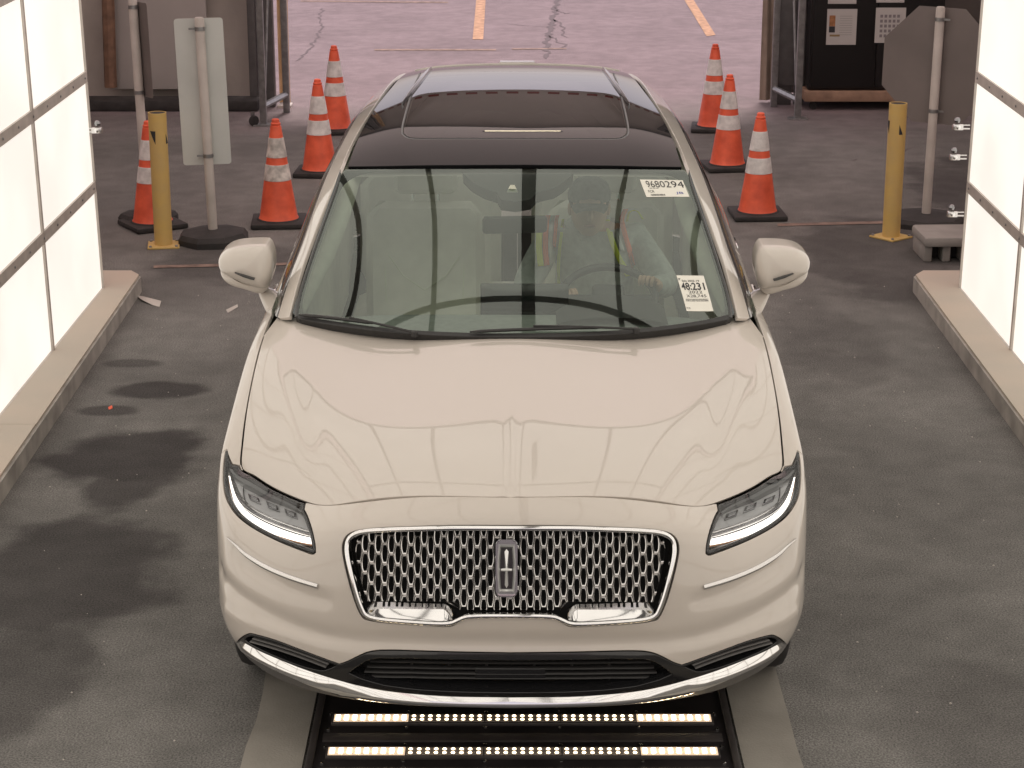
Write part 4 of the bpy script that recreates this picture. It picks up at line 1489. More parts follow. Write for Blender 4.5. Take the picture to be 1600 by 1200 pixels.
for f, o in ((-.10, -.060), (0, -.034), (.35, -.018), (.70, -.001), (.90, .007), (1.0, .008), (1.06, .002), (1.06, -.02)):
    st = A_ * (1 - f) + B_ * f
    cols.append([mb.bm.verts.new(p) for p in BODY.frame(st[:, 0], st[:, 1], o * (.5 + .5 * wgt))[0]])
for c0_, c1_ in zip(cols, cols[1:]):
    for k in range(len(c0_) - 1): mb.bm.faces.new((c0_[k], c1_[k], c1_[k + 1], c0_[k + 1]))
mb.build('chrome_strip', chrome, car, angle=65)
# lip below
lip_top = [bs(.58, .365), bs(.52, .37)] + px_st(BODY, [(350,991),(359,1000)]) + list(cb)
lip_bot = [bs(.60, .23)] + [np.array([s, .02]) for s in np.linspace(BODY.near((-.88, .58, .24))[0], .5, 40)]
panel(BODY, symopen(lip_top, lip_bot), 'lower_lip', grey_plastic, car, res=.016, gap=.001)
# black surround between paint and strip with three openings
sur_top = [low[0]] + low[2 * n_per:]
i0 = 2 * n_per
sur_top = low[i0:]
sur_bot = [ct[0]] + ct
int_px = [(560,1044),(572,1034),(590,1030),(640,1030),(720,1032),(797,1033),(797,1076),(720,1075.5),(652,1073),(600,1068),(565,1060),(545,1053)]
ist = px_st(BODY, int_px)
ist = ist[11:] + ist[:11]
half = [ist[k] for k in range(12)]
# order so that it starts and ends on the centre line
ih = px_st(BODY, [(797,1033),(720,1032),(640,1030),(590,1030),(572,1034),(560,1042),(545,1053),(565,1062),(600,1072),(652,1078.5),(720,1082),(797,1083)])
int_hole = sym(ih)
vent_px = [(381,1002),(389,996.5),(401,998),(430,1006.5),(470,1021),(510,1036),(524,1041.5),(506,1049),(491,1047.5),(465,1040.5),(430,1027),(402,1014.5)]
vh = px_st(BODY, catmull(vent_px, True, .5, corners=(6,)))
vhm = [np.array([1 - p[0], p[1]]) for p in vh]
panel(BODY, symopen(sur_top, ct), 'intake_surround', black_gloss, car, holes=[int_hole, vh, vhm], res=.014, gap=.0008, off=-.002, flange=.05)
def offs_patch(outl, name, mat, off, parent=None, res=.03, flange=0, gap=-.012):
    return panel(BODY, outl, name, mat, parent or car, res=res, gap=gap, off=off, flange=flange)
offs_patch(int_hole, 'intake_backing', under, -.07)
intake = empty('lower_grille', parent=None) if False else None
lg = bpy.data.objects.new('lower_grille', None); COL.objects.link(lg); lg.parent = car
for v0, wd in ((1040, .010), (1050, .010), (1059, .010), (1067, .008)):
    pl = px_st(BODY, [(575 - (v0 - 1040) * .5, v0), (640, v0 + .5), (720, v0 + 1.5), (797, v0 + 2)])
    pl = pl + [np.array([1 - p[0], p[1]]) for p in pl[::-1]][1:]
    ribbon(BODY, pl, 'slat', black_plastic, lg, w=wd, h=.008, off=-.035, n=5)
for uu in (640, 700, 760):
    for sd in (0, 1):
        pl = px_st(BODY, [(uu, 1033), (uu, 1074)])
        if sd: pl = [np.array([1 - p[0], p[1]]) for p in pl]
        ribbon(BODY, pl, 'strut', black_plastic, lg, w=.008, h=.006, off=-.045, n=5)
# sensor panel in the middle of the intake
pl = px_st(BODY, [(742, 1050), (797, 1050), (797, 1068), (742, 1068)])
pl = [pl[0], pl[1], pl[2], pl[3]]
sp = pl[:2] + [np.array([1 - pl[0][0], pl[0][1]]), np.array([1 - pl[3][0], pl[3][1]]), pl[2], pl[3]]
sp = [pl[0], np.array([1 - pl[0][0], pl[0][1]]), np.array([1 - pl[3][0], pl[3][1]]), pl[3]]
panel(BODY, sp, 'radar_cover', black_gloss, lg, res=.02, off=-.028, flange=.02, gap=0)
for side in (-1, 1):
    vv = vh if side < 0 else vhm
    vb = offs_patch(vv, 'fog_vent', under, -.04)
    for k, (a, b) in enumerate((((392,1000),(512,1040)), ((388,1005),(508,1045)))):
        n = 14
        path = []
        for i in range(n + 1):
            f = i / n
            u = a[0] + (b[0] - a[0]) * f
            v = a[1] + (b[1] - a[1]) * f + 3.2 * math.sin(f * math.pi) * 0 - 2.2 * math.sin(f * math.pi)
            path.append((u, v))
        p_ = px_st(BODY, path)
        if side > 0: p_ = [np.array([1 - q[0], q[1]]) for q in p_]
        ribbon(BODY, p_, 'vent_slat', grey_plastic, vb, w=.0065, h=.010, off=-.012, n=5)
    # fender trim bar
    tp = px_st(BODY, catmull([(354,840),(368,853),(382,867),(410,885),(450,902.5),(496,917)], False, .25))
    if side > 0: tp = [np.array([1 - q[0], q[1]]) for q in tp]
    ribbon(BODY, tp, 'side_trim_bar', satin_chrome, car, w=[.001, .009, .016, .018, .018, .018, .017], h=.007, off=.001, n=5)
# ------------------------------------------------------------------ headlights
reflector_hi = principled('lamp_bright_grey', (.62, .63, .64), .2, .6)
lamp_grey = principled('lamp_dark_grey', (.24, .245, .245), .3)
def lerp_px(a, b, f): return [(p[0] * (1 - f) + q[0] * f, p[1] * (1 - f) + q[1] * f) for p, q in zip(a, b)]
drl_hi = [(357,738),(359,755),(363,772),(371,787),(384,798.5),(400,808),(420,817),(440,824.5),(460,831.5),(483,839)]
drl_lo = [(352.5,738),(353,757),(357,778),(366,797),(380,811),(396,820),(416,828),(437,835.5),(460,843.5),(486,850.5)]
bowl_px = [(361,734),(378,750),(396,760),(414,770.5),(436,780),(457.5,791),(469,801),(475,811),(479,822),(462,817),(440,810),(420,803),(402,795),(387,787),(377,777),(370,765),(366,752)]
for side in (-1, 1):
    def m(l): return [p if side < 0 else np.array([1 - p[0], p[1]]) for p in l]
    H = bpy.data.objects.new('headlight', None); COL.objects.link(H); H.parent = car
    panel(BODY, m(hl), 'housing', black_gloss, H, res=.02, off=-.045, flange=0, gap=-.004)
    # black rim wall round the lamp
    ribbon(BODY, np.array(inset(BODY, densify(BODY, np.array(m(hl)), .01), .0075)), 'lamp_rim', black_gloss, H, w=.013, h=.006, off=-.007, closed=True, n=5)
    panel(BODY, m(px_st(BODY, catmull(bowl_px, True, .5, corners=(0, 8)))), 'reflector_bowl', reflector, H, res=.02, off=-.030, flange=.01, gap=0)
    band = px_st(BODY, catmull(drl_hi, False, .5) + catmull(drl_lo[::-1], False, .5))
    panel(BODY, m(band), 'running_light', drl, H, res=.012, off=-.016, flange=.012, gap=0)
    for off_px, w_, of_, mt in ((2.6, .0045, -.013, chrome), (5.6, .0030, -.015, chrome_dark), (8.6, .0045, -.016, chrome), (11.4, .0028, -.020, satin_chrome)):
        ln = [(u + off_px * .45, v - off_px) for u, v in drl_hi]
        ribbon(BODY, m(px_st(BODY, catmull(ln, False, .5))), 'trim_line', mt, H, w=w_, h=.003, off=of_, n=5)
    ribbon(BODY, m(px_st(BODY, catmull([(u, v + 2.6) for u, v in drl_lo], False, .5))), 'amber_strip', amber, H, w=.006, h=.003, off=-.018, n=5)
    for (u0, v0) in ((393, 771), (421, 783), (448, 795)):
        du, dv = 9.5, 4.2
        sl = .43
        c4 = [(u0 - du, v0 - dv - du * sl), (u0 + du * .8, v0 - dv + du * sl * .8), (u0 + du, v0 + dv + du * sl), (u0 - du * .8, v0 + dv - du * sl * .8)]
        pm = panel(BODY, m(px_st(BODY, c4)), 'projector_module', chrome_dark, H, res=.02, off=-.022, flange=.012, gap=0)
        c4 = [(u0 + (a - u0) * .62, v0 + (b - v0) * .62) for a, b in c4]
        panel(BODY, m(px_st(BODY, c4)), 'projector_lens', reflector_hi, pm, res=.02, off=-.0195, flange=.003, gap=0)
    up_px = [(352.5, 709), (357, 719), (364.5, 732), (373.5, 739.5), (393, 750.5), (414, 763), (435, 774), (457.5, 787), (470, 797), (469, 801), (457.5, 791), (436, 780), (414, 770.5), (396, 760), (378, 750), (361, 734), (353, 722)]
    panel(BODY, m(px_st(BODY, up_px)), 'upper_trim', lamp_grey, H, res=.02, off=-.012, flange=.02, gap=0)
    rib = px_st(BODY, [(378, 752), (379, 783)])
    ribbon(BODY, m(rib), 'divider', dark_trim, H, w=.003, h=.004, off=-.022, n=5)
    panel(BODY, m(hl), 'lens', lens_glass, H, res=.012, off=-.0015, flange=.004, gap=.003)

# ------------------------------------------------------------------ grille
G_ = bpy.data.objects.new('grille', None); COL.objects.link(G_); G_.parent = car
mid_px = catmull([((a[0] + b[0]) / 2, (a[1] + b[1]) / 2) for a, b in zip(gr_outer_px, gr_inner_px)], False, .25)
fr = sym(px_st(BODY, mid_px))
ribbon(BODY, fr, 'chrome_frame', chrome, G_, w=.0155, h=.008, off=.001, closed=True, n=9)
inner_hole = sym(gri)
panel(BODY, inner_hole, 'grille_backing', under, G_, res=.03, off=-.06, flange=0, gap=-.01)
# wall of the frame running inwards, and bottom ledge
dl = densify(BODY, np.array(inner_hole), .008)
dl = inset(BODY, dl, -.003)
mb = MB()
cam3 = None
OFFS = (.004, -.012, -.045)
pp = [BODY.frame(dl[:, 0], dl[:, 1], np.full(len(dl), o))[0] for o in OFFS]
# ledge: lower points rise towards the mesh
cen = BODY.frame(np.array([.5]), np.array([BODY.cast(CAM_IN_CAR, view_dir(800, 900))[1]]))[0][0]
vv = []
for k, P3 in enumerate(pp):
    q = P3.copy()
    low_m = np.clip((cen[2] - .12 - q[:, 2]) / .03, 0, 1)
    wing = np.clip((np.abs(q[:, 0]) - .15) / .05, 0, 1) * np.clip((.455 - np.abs(q[:, 0])) / .02, 0, 1)
    if k == 2: q[:, 2] += low_m * (.008 + .034 * wing)
    if k == 1: q[:, 2] += low_m * (.001 + .010 * wing)
    vv.append([mb.bm.verts.new(p) for p in q])
n = len(dl)
for a, b in zip(vv, vv[1:]):
    for i in range(n): mb.bm.faces.new((a[i], a[(i + 1) % n], b[(i + 1) % n], b[i]))
mb.build('inner_frame', chrome, G_, angle=60)
# honeycomb mesh, one raised rim round every opening
inner_px_full = np.array(catmull(gr_inner_px, False, .34))
inner_px_full = np.concatenate([inner_px_full, np.stack([1594 - inner_px_full[::-1, 0], inner_px_full[::-1, 1]], 1)[1:-1]])
lim = inner_px_full.copy()
lim[:, 1] = np.minimum(lim[:, 1], np.where(np.abs(lim[:, 0] - 797) > 85, 944, 957.5))
lim[:, 0] = 797 + (lim[:, 0] - 797) * .992
def clampp(p):
    if inside(lim, np.array([p]))[0]: return p
    a = lim; b = np.roll(lim, -1, 0); d = b - a
    t = np.clip(((np.array(p) - a) * d).sum(1) / np.maximum((d * d).sum(1), 1e-9), 0, 1)
    q = a + d * t[:, None]
    k = np.argmin(((q - p) ** 2).sum(1))
    return tuple(q[k])
PX, PY = 10.5, 32.2
q_out = [(0, 16.1), (3.4, 16.1), (5.25, 8.05), (7.1, 0)]
q_rim = [(0, 14.7), (3.0, 14.7), (4.75, 8), (5.4, 0)]
q_hol = [(0, 13.2), (2.1, 13.2), (3.65, 8), (4.25, 0)]
def ring12(q):
    r = q[:]                                  # first quadrant top -> side
    out = r + [(x, -y) for x, y in r[::-1][1:]]
    out += [(-x, -y) for x, y in r[1:]] + [(-x, y) for x, y in r[::-1][1:-1]]
    return out
mb = MB()
cache = {}
def gpt(p, off):
    k = (round(p[0], 1), round(p[1], 1))
    if k not in cache:
        cache[k] = BODY.cast(CAM_IN_CAR, view_dir(800 + (p[0] - 797.5), p[1]))
    return cache[k]
layers = [(q_out, -.0285), (q_rim, -.0225), (q_hol, -.0245), (q_hol, -.042)]
pend = []
for i in range(-25, 26):
    for j in range(-4, 5):
        cx = 797.5 + PX * i
        cy = 890 + PY * (j + (.5 if i % 2 else 0)) + .0012 * (cx - 797.5) ** 2 * -.12
        if not (824 < cy < 960): continue
        c_in = inside(lim, np.array([(cx, cy)]))[0]
        if not c_in:
            q = clampp((cx, cy))
            if math.hypot(q[0] - cx, (q[1] - cy) / 2.2) > 5.5: continue
        pend.append((cx, cy))
vert_req = []
for (cx, cy) in pend:
    for q, of in layers:
        for x, y in ring12(q):
            vert_req.append((clampp((cx + x, cy + y)), of))
sts = np.array([gpt(p, o) for p, o in vert_req])
Pn, Nn = BODY.frame(sts[:, 0], sts[:, 1])
Pn = Pn + Nn * np.array([o for _, o in vert_req])[:, None]
k = 0
m12 = len(ring12(q_out))
for _ in pend:
    rings = []
    for q, of in layers:
        rings.append([mb.bm.verts.new(Pn[k + t]) for t in range(m12)]); k += m12
    for a, b in zip(rings, rings[1:]):
        for t in range(m12):
            t2 = (t + 1) % m12
            if (a[t].co - a[t2].co).length < 1e-6 and (b[t].co - b[t2].co).length < 1e-6: continue
            mb.bm.faces.new((a[t], a[t2], b[t2], b[t]))
bmesh.ops.remove_doubles(mb.bm, verts=mb.bm.verts, dist=.0003)
gm = mb.build('grille_mesh', satin_chrome, G_, angle=25)
# emblem
def place_on(S, u, v, off):
    st = S.cast(CAM_IN_CAR, view_dir(800 + (u - 797.5), v))
    p, nn = S.frame(np.array([st[0]]), np.array([st[1]]), np.array([off]))
    return p[0], nn[0]
p, nn = place_on(BODY, 791.5, 889, -.008)
E_ = bpy.data.objects.new('emblem', None); COL.objects.link(E_); E_.parent = G_
E_.location = p
E_.rotation_euler = (R(-11), 0, 0)
em_chrome = principled('emblem_chrome', (.85, .85, .84), .3, .85)
def barrel(w, h, k=.84, n=10):      # sides bulge, ends straight
    pts = []
    for i in range(n + 1):
        z = -h / 2 + h * i / n
        pts.append((w / 2 * (k + (1 - k) * math.cos(math.pi * (z / h))), z))
    return pts + [(-x, z) for x, z in pts[::-1]]
mb = MB(); mb.prism(rrect(.066, .176, .016), .014, 'y', -.002)
bmesh.ops.bevel(mb.bm, geom=[e for e in mb.bm.edges if abs(e.verts[0].co.y - e.verts[1].co.y) < 1e-6 and e.verts[0].co.y < 0], offset=.004, segments=3, affect='EDGES')
mb.build('emblem_plate', chrome_dark, E_)
mb = MB()
ob = barrel(.056, .148); ib = barrel(.038, .124)
def ringprism(mb, o, i, y0, y1, ym):
    n = len(o)
    A_ = [mb.bm.verts.new((x, y0, z)) for x, z in o]
    B_ = [mb.bm.verts.new(((x + x2) / 2, ym, (z + z2) / 2)) for (x, z), (x2, z2) in zip(o, i)]
    C_ = [mb.bm.verts.new((x, y1, z)) for x, z in i]
    for a, b in ((A_, B_), (B_, C_)):
        for t in range(n): mb.bm.faces.new((a[t], a[(t + 1) % n], b[(t + 1) % n], b[t]))
ringprism(mb, ob, ib, -.003, -.004, -.014)
mb.build('emblem_frame', em_chrome, E_)
MB().prism(ib, .002, 'y', -.005).build('emblem_field', black_gloss, E_)
mb = MB()
def star_arm(pts, yc=-.012, y0=-.005):      # four-point star with raised ridge
    c = mb.bm.verts.new((0, yc, -.004))
    vs = [mb.bm.verts.new((x, y0, z)) for x, z in pts]
    for t in range(len(vs)): mb.bm.faces.new((c, vs[t], vs[(t + 1) % len(vs)]))
star_arm([(.0045, .0015), (.0060, .052), (0, .060), (-.0060, .052), (-.0045, .0015), (-.0165, -.0005), (-.0175, -.004), (-.0165, -.0075), (-.0045, -.0095), (-.0052, -.050), (0, -.060), (.0052, -.050), (.0045, -.0095), (.0165, -.0075), (.0175, -.004), (.0165, -.0005)])
mb.build('emblem_star', em_chrome, E_, smooth=False)
mb = MB(); mb.prism([(-.024, -.082), (.024, -.082), (.026, -.076), (.020, -.079), (-.020, -.079), (-.026, -.076)], -.004, 'y', -.003)
mb.build('emblem_sill', chrome, E_)

# ------------------------------------------------------------------ greenhouse
def quad3(p0, p1, p2, t):
    p0, p1, p2 = map(np.array, (p0, p1, p2))
    return p0 * (2 * (t - .5) * (t - 1)) + p1 * (-4 * t * (t - 1)) + p2 * (2 * t * (t - .5))
wn_ = []
for i in range(-5, 6):
    s_ = abs(i) / 5
    col = []
    for t in np.linspace(0, 1, 7):
        yc_, zc_ = quad3((1.16, 1.042), (1.655, 1.2915), (2.172, 1.524), t)
        xe_, ye_, ze_ = quad3((.816, 1.395, 1.075), (.7635, 1.790, 1.2575), (.6835, 2.255, 1.5005), t)
        k_ = s_ ** 2.15
        col.append(((-1 if i < 0 else 1) * xe_ * s_, yc_ + (ye_ - yc_) * k_, zc_ + (ze_ - zc_) * k_))
    wn_.append(col)
WS = Surf(wn_, 2, dens=(90, 60))
def wpx(pts): return px_st(WS, pts)
gl_edge = catmull([(462.5,497),(468,463),(483,416),(497.5,375),(515.6,326),(528.5,291),(533,272)], False, .34)
ml_out = catmull([(452,489),(455,473),(466,436),(485,385),(507,327),(526,278),(531.5,262.5)], False, .34)
top_px = [(540,264.5),(620,264),(700,263.7),(803,263.5)]
bot_px = [(468,498.5),(500,505),(560,514),(620,520.5),(700,525),(804,527)]
half = wpx(bot_px)[::-1] + wpx(gl_edge) + wpx(top_px)
def symc(h):     # h runs from centre (bottom) round the left to the centre (top)
    h = [np.array(p) for p in h]
    h[0][0] = h[-1][0] = .5
    return h + [np.array([1 - p[0], p[1]]) for p in h[::-1]][1:-1]
wind = symc(half)
panel(WS, wind, 'windshield', glass_ws, car, res=.03, gap=0, flange=0)
mo = wpx(ml_out) + wpx(gl_edge)[::-1]
for side in (-1, 1):
    o = mo if side < 0 else [np.array([1 - p[0], p[1]]) for p in mo]
    panel(WS, o, 'windshield_moulding', moulding, car, res=.02, gap=0, off=.0025, flange=.02)
    ge = wpx(gl_edge)
    if side > 0: ge = [np.array([1 - p[0], p[1]]) for p in ge]
    ribbon(WS, ge, 'glass_seal', black_gloss, car, w=[.013, .011, .009, .006], h=.003, off=.003, n=5)
    # black ceramic border printed behind the glass
    fe = catmull([(470,505),(474,466),(488,420),(502.5,379),(520,331),(533,298),(545,283),(565,273),(600,267.5),(640,265)], False, .34)
    fo_ = wpx(gl_edge + [(540,264.5),(600,264.2),(640,264)])
    o = fo_ + wpx(fe)[::-1]
    if side > 0: o = [np.array([1 - p[0], p[1]]) for p in o]
    panel(WS, o, 'glass_border', black_plastic, car, res=.02, gap=0, off=-.004, flange=0)
cow = wpx([(804,528),(700,526),(620,521.5),(560,515),(500,506),(468,500),(461,496),(464,491),(500,499.5),(560,508.5),(620,515),(700,519.5),(804,521.5)])
panel(WS, symc(cow), 'cowl_cover', black_plastic, car, res=.03, gap=0, off=.003, flange=.03)

# roof
roof_see = glass('tinted_sunroof', (.34, .35, .35), ior=1.3)
rf_rows = [
 [(0,2.185,1.527),(.22,2.193,1.524),(.42,2.218,1.517),(.56,2.26,1.505),(.697,2.325,1.491)],
 [(0,2.42,1.572),(.22,2.43,1.570),(.42,2.45,1.562),(.56,2.48,1.550),(.682,2.54,1.529)],
 [(0,2.80,1.606),(.22,2.80,1.604),(.42,2.82,1.596),(.55,2.84,1.584),(.657,2.89,1.561)],
 [(0,3.25,1.620),(.21,3.25,1.618),(.40,3.26,1.611),(.53,3.28,1.598),(.626,3.31,1.576)],
 [(0,3.75,1.618),(.20,3.75,1.616),(.38,3.76,1.609),(.50,3.78,1.596),(.590,3.80,1.574)],
 [(0,4.20,1.598),(.19,4.20,1.596),(.36,4.20,1.589),(.48,4.20,1.577),(.570,4.20,1.556)],
 [(0,4.52,1.568),(.18,4.52,1.566),(.34,4.50,1.560),(.46,4.47,1.550),(.548,4.42,1.536)],
]
rn_ = []
for i in range(-4, 5):
    rn_.append([((-1 if i < 0 else 1) * r[abs(i)][0], r[abs(i)][1], r[abs(i)][2]) for r in rf_rows])
ROOF = Surf(rn_, 2, dens=(60, 80))
full = [np.array([x, 0.]) for x in np.linspace(.012, .988, 20)] + [np.array([.988, x]) for x in np.linspace(0, 1, 25)][1:] + [np.array([x, 1.]) for x in np.linspace(.988, .012, 20)][1:] + [np.array([.012, x]) for x in np.linspace(1, 0, 25)][1:-1]
sr = px_st(ROOF, catmull([(803,217),(700,217),(648,217),(633,212),(629.5,203),(634,180),(645,142),(655,118),(662,114),(720,112.5),(803,112)], False, .34, corners=()))
sr_f = symc(sr)
roofp = panel(ROOF, full, 'roof_glass', roof_glass, car, holes=[sr_f], res=.035, gap=.002)
sun_panel = panel(ROOF, sr_f, 'sunroof_panel', roof_see, car, res=.035, gap=.006, off=.001)
ribbon(ROOF, sr_f, 'sunroof_seal', principled('seal_grey', (.16,.16,.165), .45), car, w=.009, h=.0025, off=-.002, closed=True, n=5)
# greenhouse sides
A_row = [(.815,1.50,1.075),(.803,1.63,1.150),(.772,1.845,1.247),(.735,2.085,1.367),(.692,2.305,1.492),(.664,2.53,1.534),(.642,2.88,1.567),(.616,3.30,1.580),(.594,3.80,1.576),(.574,4.20,1.558),(.552,4.42,1.538)]
B_row = [(.868,1.56,1.085),(.852,1.74,1.150),(.822,1.95,1.235),(.788,2.17,1.345),(.748,2.39,1.452),(.724,2.62,1.494),(.708,2.95,1.522),(.690,3.35,1.530),(.672,3.80,1.520),(.648,4.20,1.498),(.612,4.46,1.470)]
C_row = [(.880,1.62,1.080),(.876,1.84,1.130),(.852,2.05,1.205),(.820,2.26,1.305),(.783,2.46,1.405),(.760,2.68,1.448),(.745,3.0,1.474),(.730,3.38,1.480),(.712,3.80,1.465),(.690,4.18,1.435),(.660,4.44,1.395)]
D_row = [(.893,1.68,1.076),(.891,1.90,1.084),(.889,2.12,1.088),(.888,2.34,1.090),(.888,2.54,1.094),(.888,2.75,1.098),(.888,3.02,1.101),(.886,3.40,1.108),(.878,3.80,1.116),(.862,4.15,1.124),(.835,4.36,1.130)]
_e = WS.base(*np.array(px_st(WS, [(451.5,494),(466,436),(485,385),(507,327),(531.5,262.5)])).T)
_e[:, 0] = np.abs(_e[:, 0]) + np.array([.006, .016, .016, .012, .000])
A_row = [(p[0] + (.004 if i in (4, 5) else -.002 if i > 5 else 0), p[1], p[2]) for i, p in enumerate(A_row)]
A_row = [tuple(_e[i]) if i < 5 else p for i, p in enumerate(A_row)]
B_row = [(x - .004, y - .03, z + .006) if i < 4 else (x, y, z) for i, (x, y, z) in enumerate(B_row)]
gn = []
for a, b, c, d in zip(A_row, B_row, C_row, D_row):
    c = np.array(c); d = np.array(d)
    gn.append([a, b, c, c * .66 + d * .34 + np.array([.012, 0, 0]), c * .33 + d * .67 + np.array([.014, 0, 0]), d])
for side in (-1, 1):
    GS = Surf([[(side * p[0], p[1], p[2]) for p in col] for col in gn], 2, dens=(80, 30))
    GS.sign = 1.0 if side < 0 else -1.0
    # check outward direction
    _, nn = GS.frame(np.array([.5]), np.array([.6]))
    if nn[0][0] * side < 0: GS.sign *= -1
    tB, tC = node(6)[1], node(6)[2]
    def rect(a0, a1, b0, b1, n=24):
        return [np.array([a, b0]) for a in np.linspace(a0, a1, n)] + [np.array([a, b1]) for a in np.linspace(a1, a0, n)]
    panel(GS, rect(0, 1, 0.0, tB + .015), 'pillar_and_roof_rail', paint, car, res=.03, gap=.001)
    panel(GS, rect(0, 1, tB + .015, tC), 'window_frame_trim', black_gloss, car, res=.05, gap=.001)
    yv = lambda a: float(GS.base(np.array([a]), np.array([.6]))[0][1])
    al = np.linspace(0, 1, 200); ys = np.array([yv(a) for a in al])
    def a_at(y): return float(np.interp(y, ys, al))
    cuts = [(0.0, a_at(2.66), glass_side, 'front_window'), (a_at(2.76), a_at(3.50), glass_dark, 'rear_window'), (a_at(3.58), a_at(4.05), glass_dark, 'quarter_window')]
    for a0, a1, mt, nm in cuts:
        panel(GS, rect(a0, a1, tC, .985, 10), nm, mt, car, res=.08, gap=.001, flange=0)
    for a0, a1 in ((a_at(2.66), a_at(2.76)), (a_at(3.50), a_at(3.58))):
        panel(GS, rect(a0, a1, tC, .985, 6), 'door_pillar', black_gloss, car, res=.06, gap=0)
    panel(GS, rect(a_at(4.05), 1, tC, .985, 6), 'rear_pillar', paint, car, res=.06, gap=0)
    ribbon(GS, [np.array([a, .985]) for a in np.linspace(.02, 1, 40)], 'belt_chrome', chrome, car, w=.014, h=.004, n=5)
    # roof rail
    rr = [np.array([.5 + side * (.405 - .018 * k / 24), .40 + .52 * k / 24]) for k in range(25)]
    ribbon(ROOF, rr, 'roof_rail', chrome_dark, car, w=[.006, .018, .020, .020, .018, .006], h=.012, off=.004, n=6)
# tailgate and rear window
tg = MB()
top = ROOF.base(np.linspace(.012, .988, 30), np.ones(30))
sK = np.linspace(0, .055, 15)
low_l = BODY.base(sK, np.ones(15))[::-1]; low_r = BODY.base(1 - sK, np.ones(15))
lowc = np.concatenate([low_l, low_r]); lowc[:15] = lowc[:15]
ra = [tg.bm.verts.new(p) for p in top]
order = np.argsort(lowc[:, 0]); lowc = lowc[order]
rb = [tg.bm.verts.new(p * .35 + t * .65 + np.array([0, .05, 0])) for p, t in zip(lowc, top)]
rc = [tg.bm.verts.new(p) for p in lowc]
for a, b in ((ra, rb), (rb, rc)):
    for t in range(29): tg.bm.faces.new((a[t], a[t + 1], b[t + 1], b[t]))
tg.build('tailgate_window', glass_dark, car)
# spoiler and the trapezoid camera frame on the rear edge of the roof
sp = MB()
sp.grid(lambda a, b: (lambda p: (p[0] * (1 - .02 * b), p[1] + b * .17, p[2] - b * .035 + .006))(ROOF.base(np.array([.03 + .94 * a]), np.array([.985]))[0]), 24, 3)
spo = sp.build('rear_spoiler', paint, car)
sm = spo.modifiers.new('t', 'SOLIDIFY'); sm.thickness = .02
pf = MB()
o_ = [(-.115, 0), (-.085, .036), (.085, .036), (.115, 0)]
i_ = [(-.095, .006), (-.078, .029), (.078, .029), (.095, .006)]
for t in range(4):
    t2 = (t + 1) % 4
    for y0, y1 in ((0, .05),):
        vs = [pf.bm.verts.new((x, y, z)) for (x, z), y in ((o_[t], 0), (o_[t2], 0), (i_[t2], 0), (i_[t], 0), (o_[t], .05), (o_[t2], .05), (i_[t2], .05), (i_[t], .05))]
        for f in ((0, 1, 2, 3), (4, 7, 6, 5), (0, 4, 5, 1), (3, 2, 6, 7)): pf.bm.faces.new([vs[k] for k in f])
pfo = pf.build('spoiler_handle', satin_chrome, car, smooth=False)
pfo.location = (0.0, 4.55, 1.536)
ant = MB(); ant.lathe([(.03, 0), (.022, .012), (.004, .018)], n=12)

# ------------------------------------------------------------------ wipers
def wiper(pts_arm, pts_blade, hub):
    W = bpy.data.objects.new('wiper', None); COL.objects.link(W); W.parent = car
    a = WS.frame(*np.array(wpx2(pts_arm)).T, .016)[0]
    MB().tube([tuple(p) for p in a], [.006] + [.0045] * (len(a) - 1), n=8).build('arm', black_plastic, W)
    b = WS.frame(*np.array(wpx2(pts_blade)).T, .012)[0]
    MB().tube([tuple(p) for p in b], [.003] + [.0062] * (len(b) - 2) + [.003], n=6).build('blade', black_plastic, W)
    h = WS.frame(*np.array(wpx2([hub])).T, .014)[0][0]
    MB().lathe([(.012, -.01), (.012, .006), (.008, .010)], tuple(h), n=14).build('pivot', black_plastic, W)
def wpx2(pts): return [WS.cast(CAM_IN_CAR, view_dir(u - 3.5, v)) for u, v in pts]
def linepts(a, b, n=8, sag=0.): return [(a[0] + (b[0] - a[0]) * k / n, a[1] + (b[1] - a[1]) * k / n - sag * math.sin(math.pi * k / n)) for k in range(n + 1)]
wiper(linepts((650, 525), (549, 502), 6, .5), linepts((470, 496.5), (586, 509.5), 10, 1), (650, 526))
wiper(linepts((995, 519), (835, 514.5), 8, 1), linepts((736, 522.5), (948, 515), 12, 1), (995, 520))
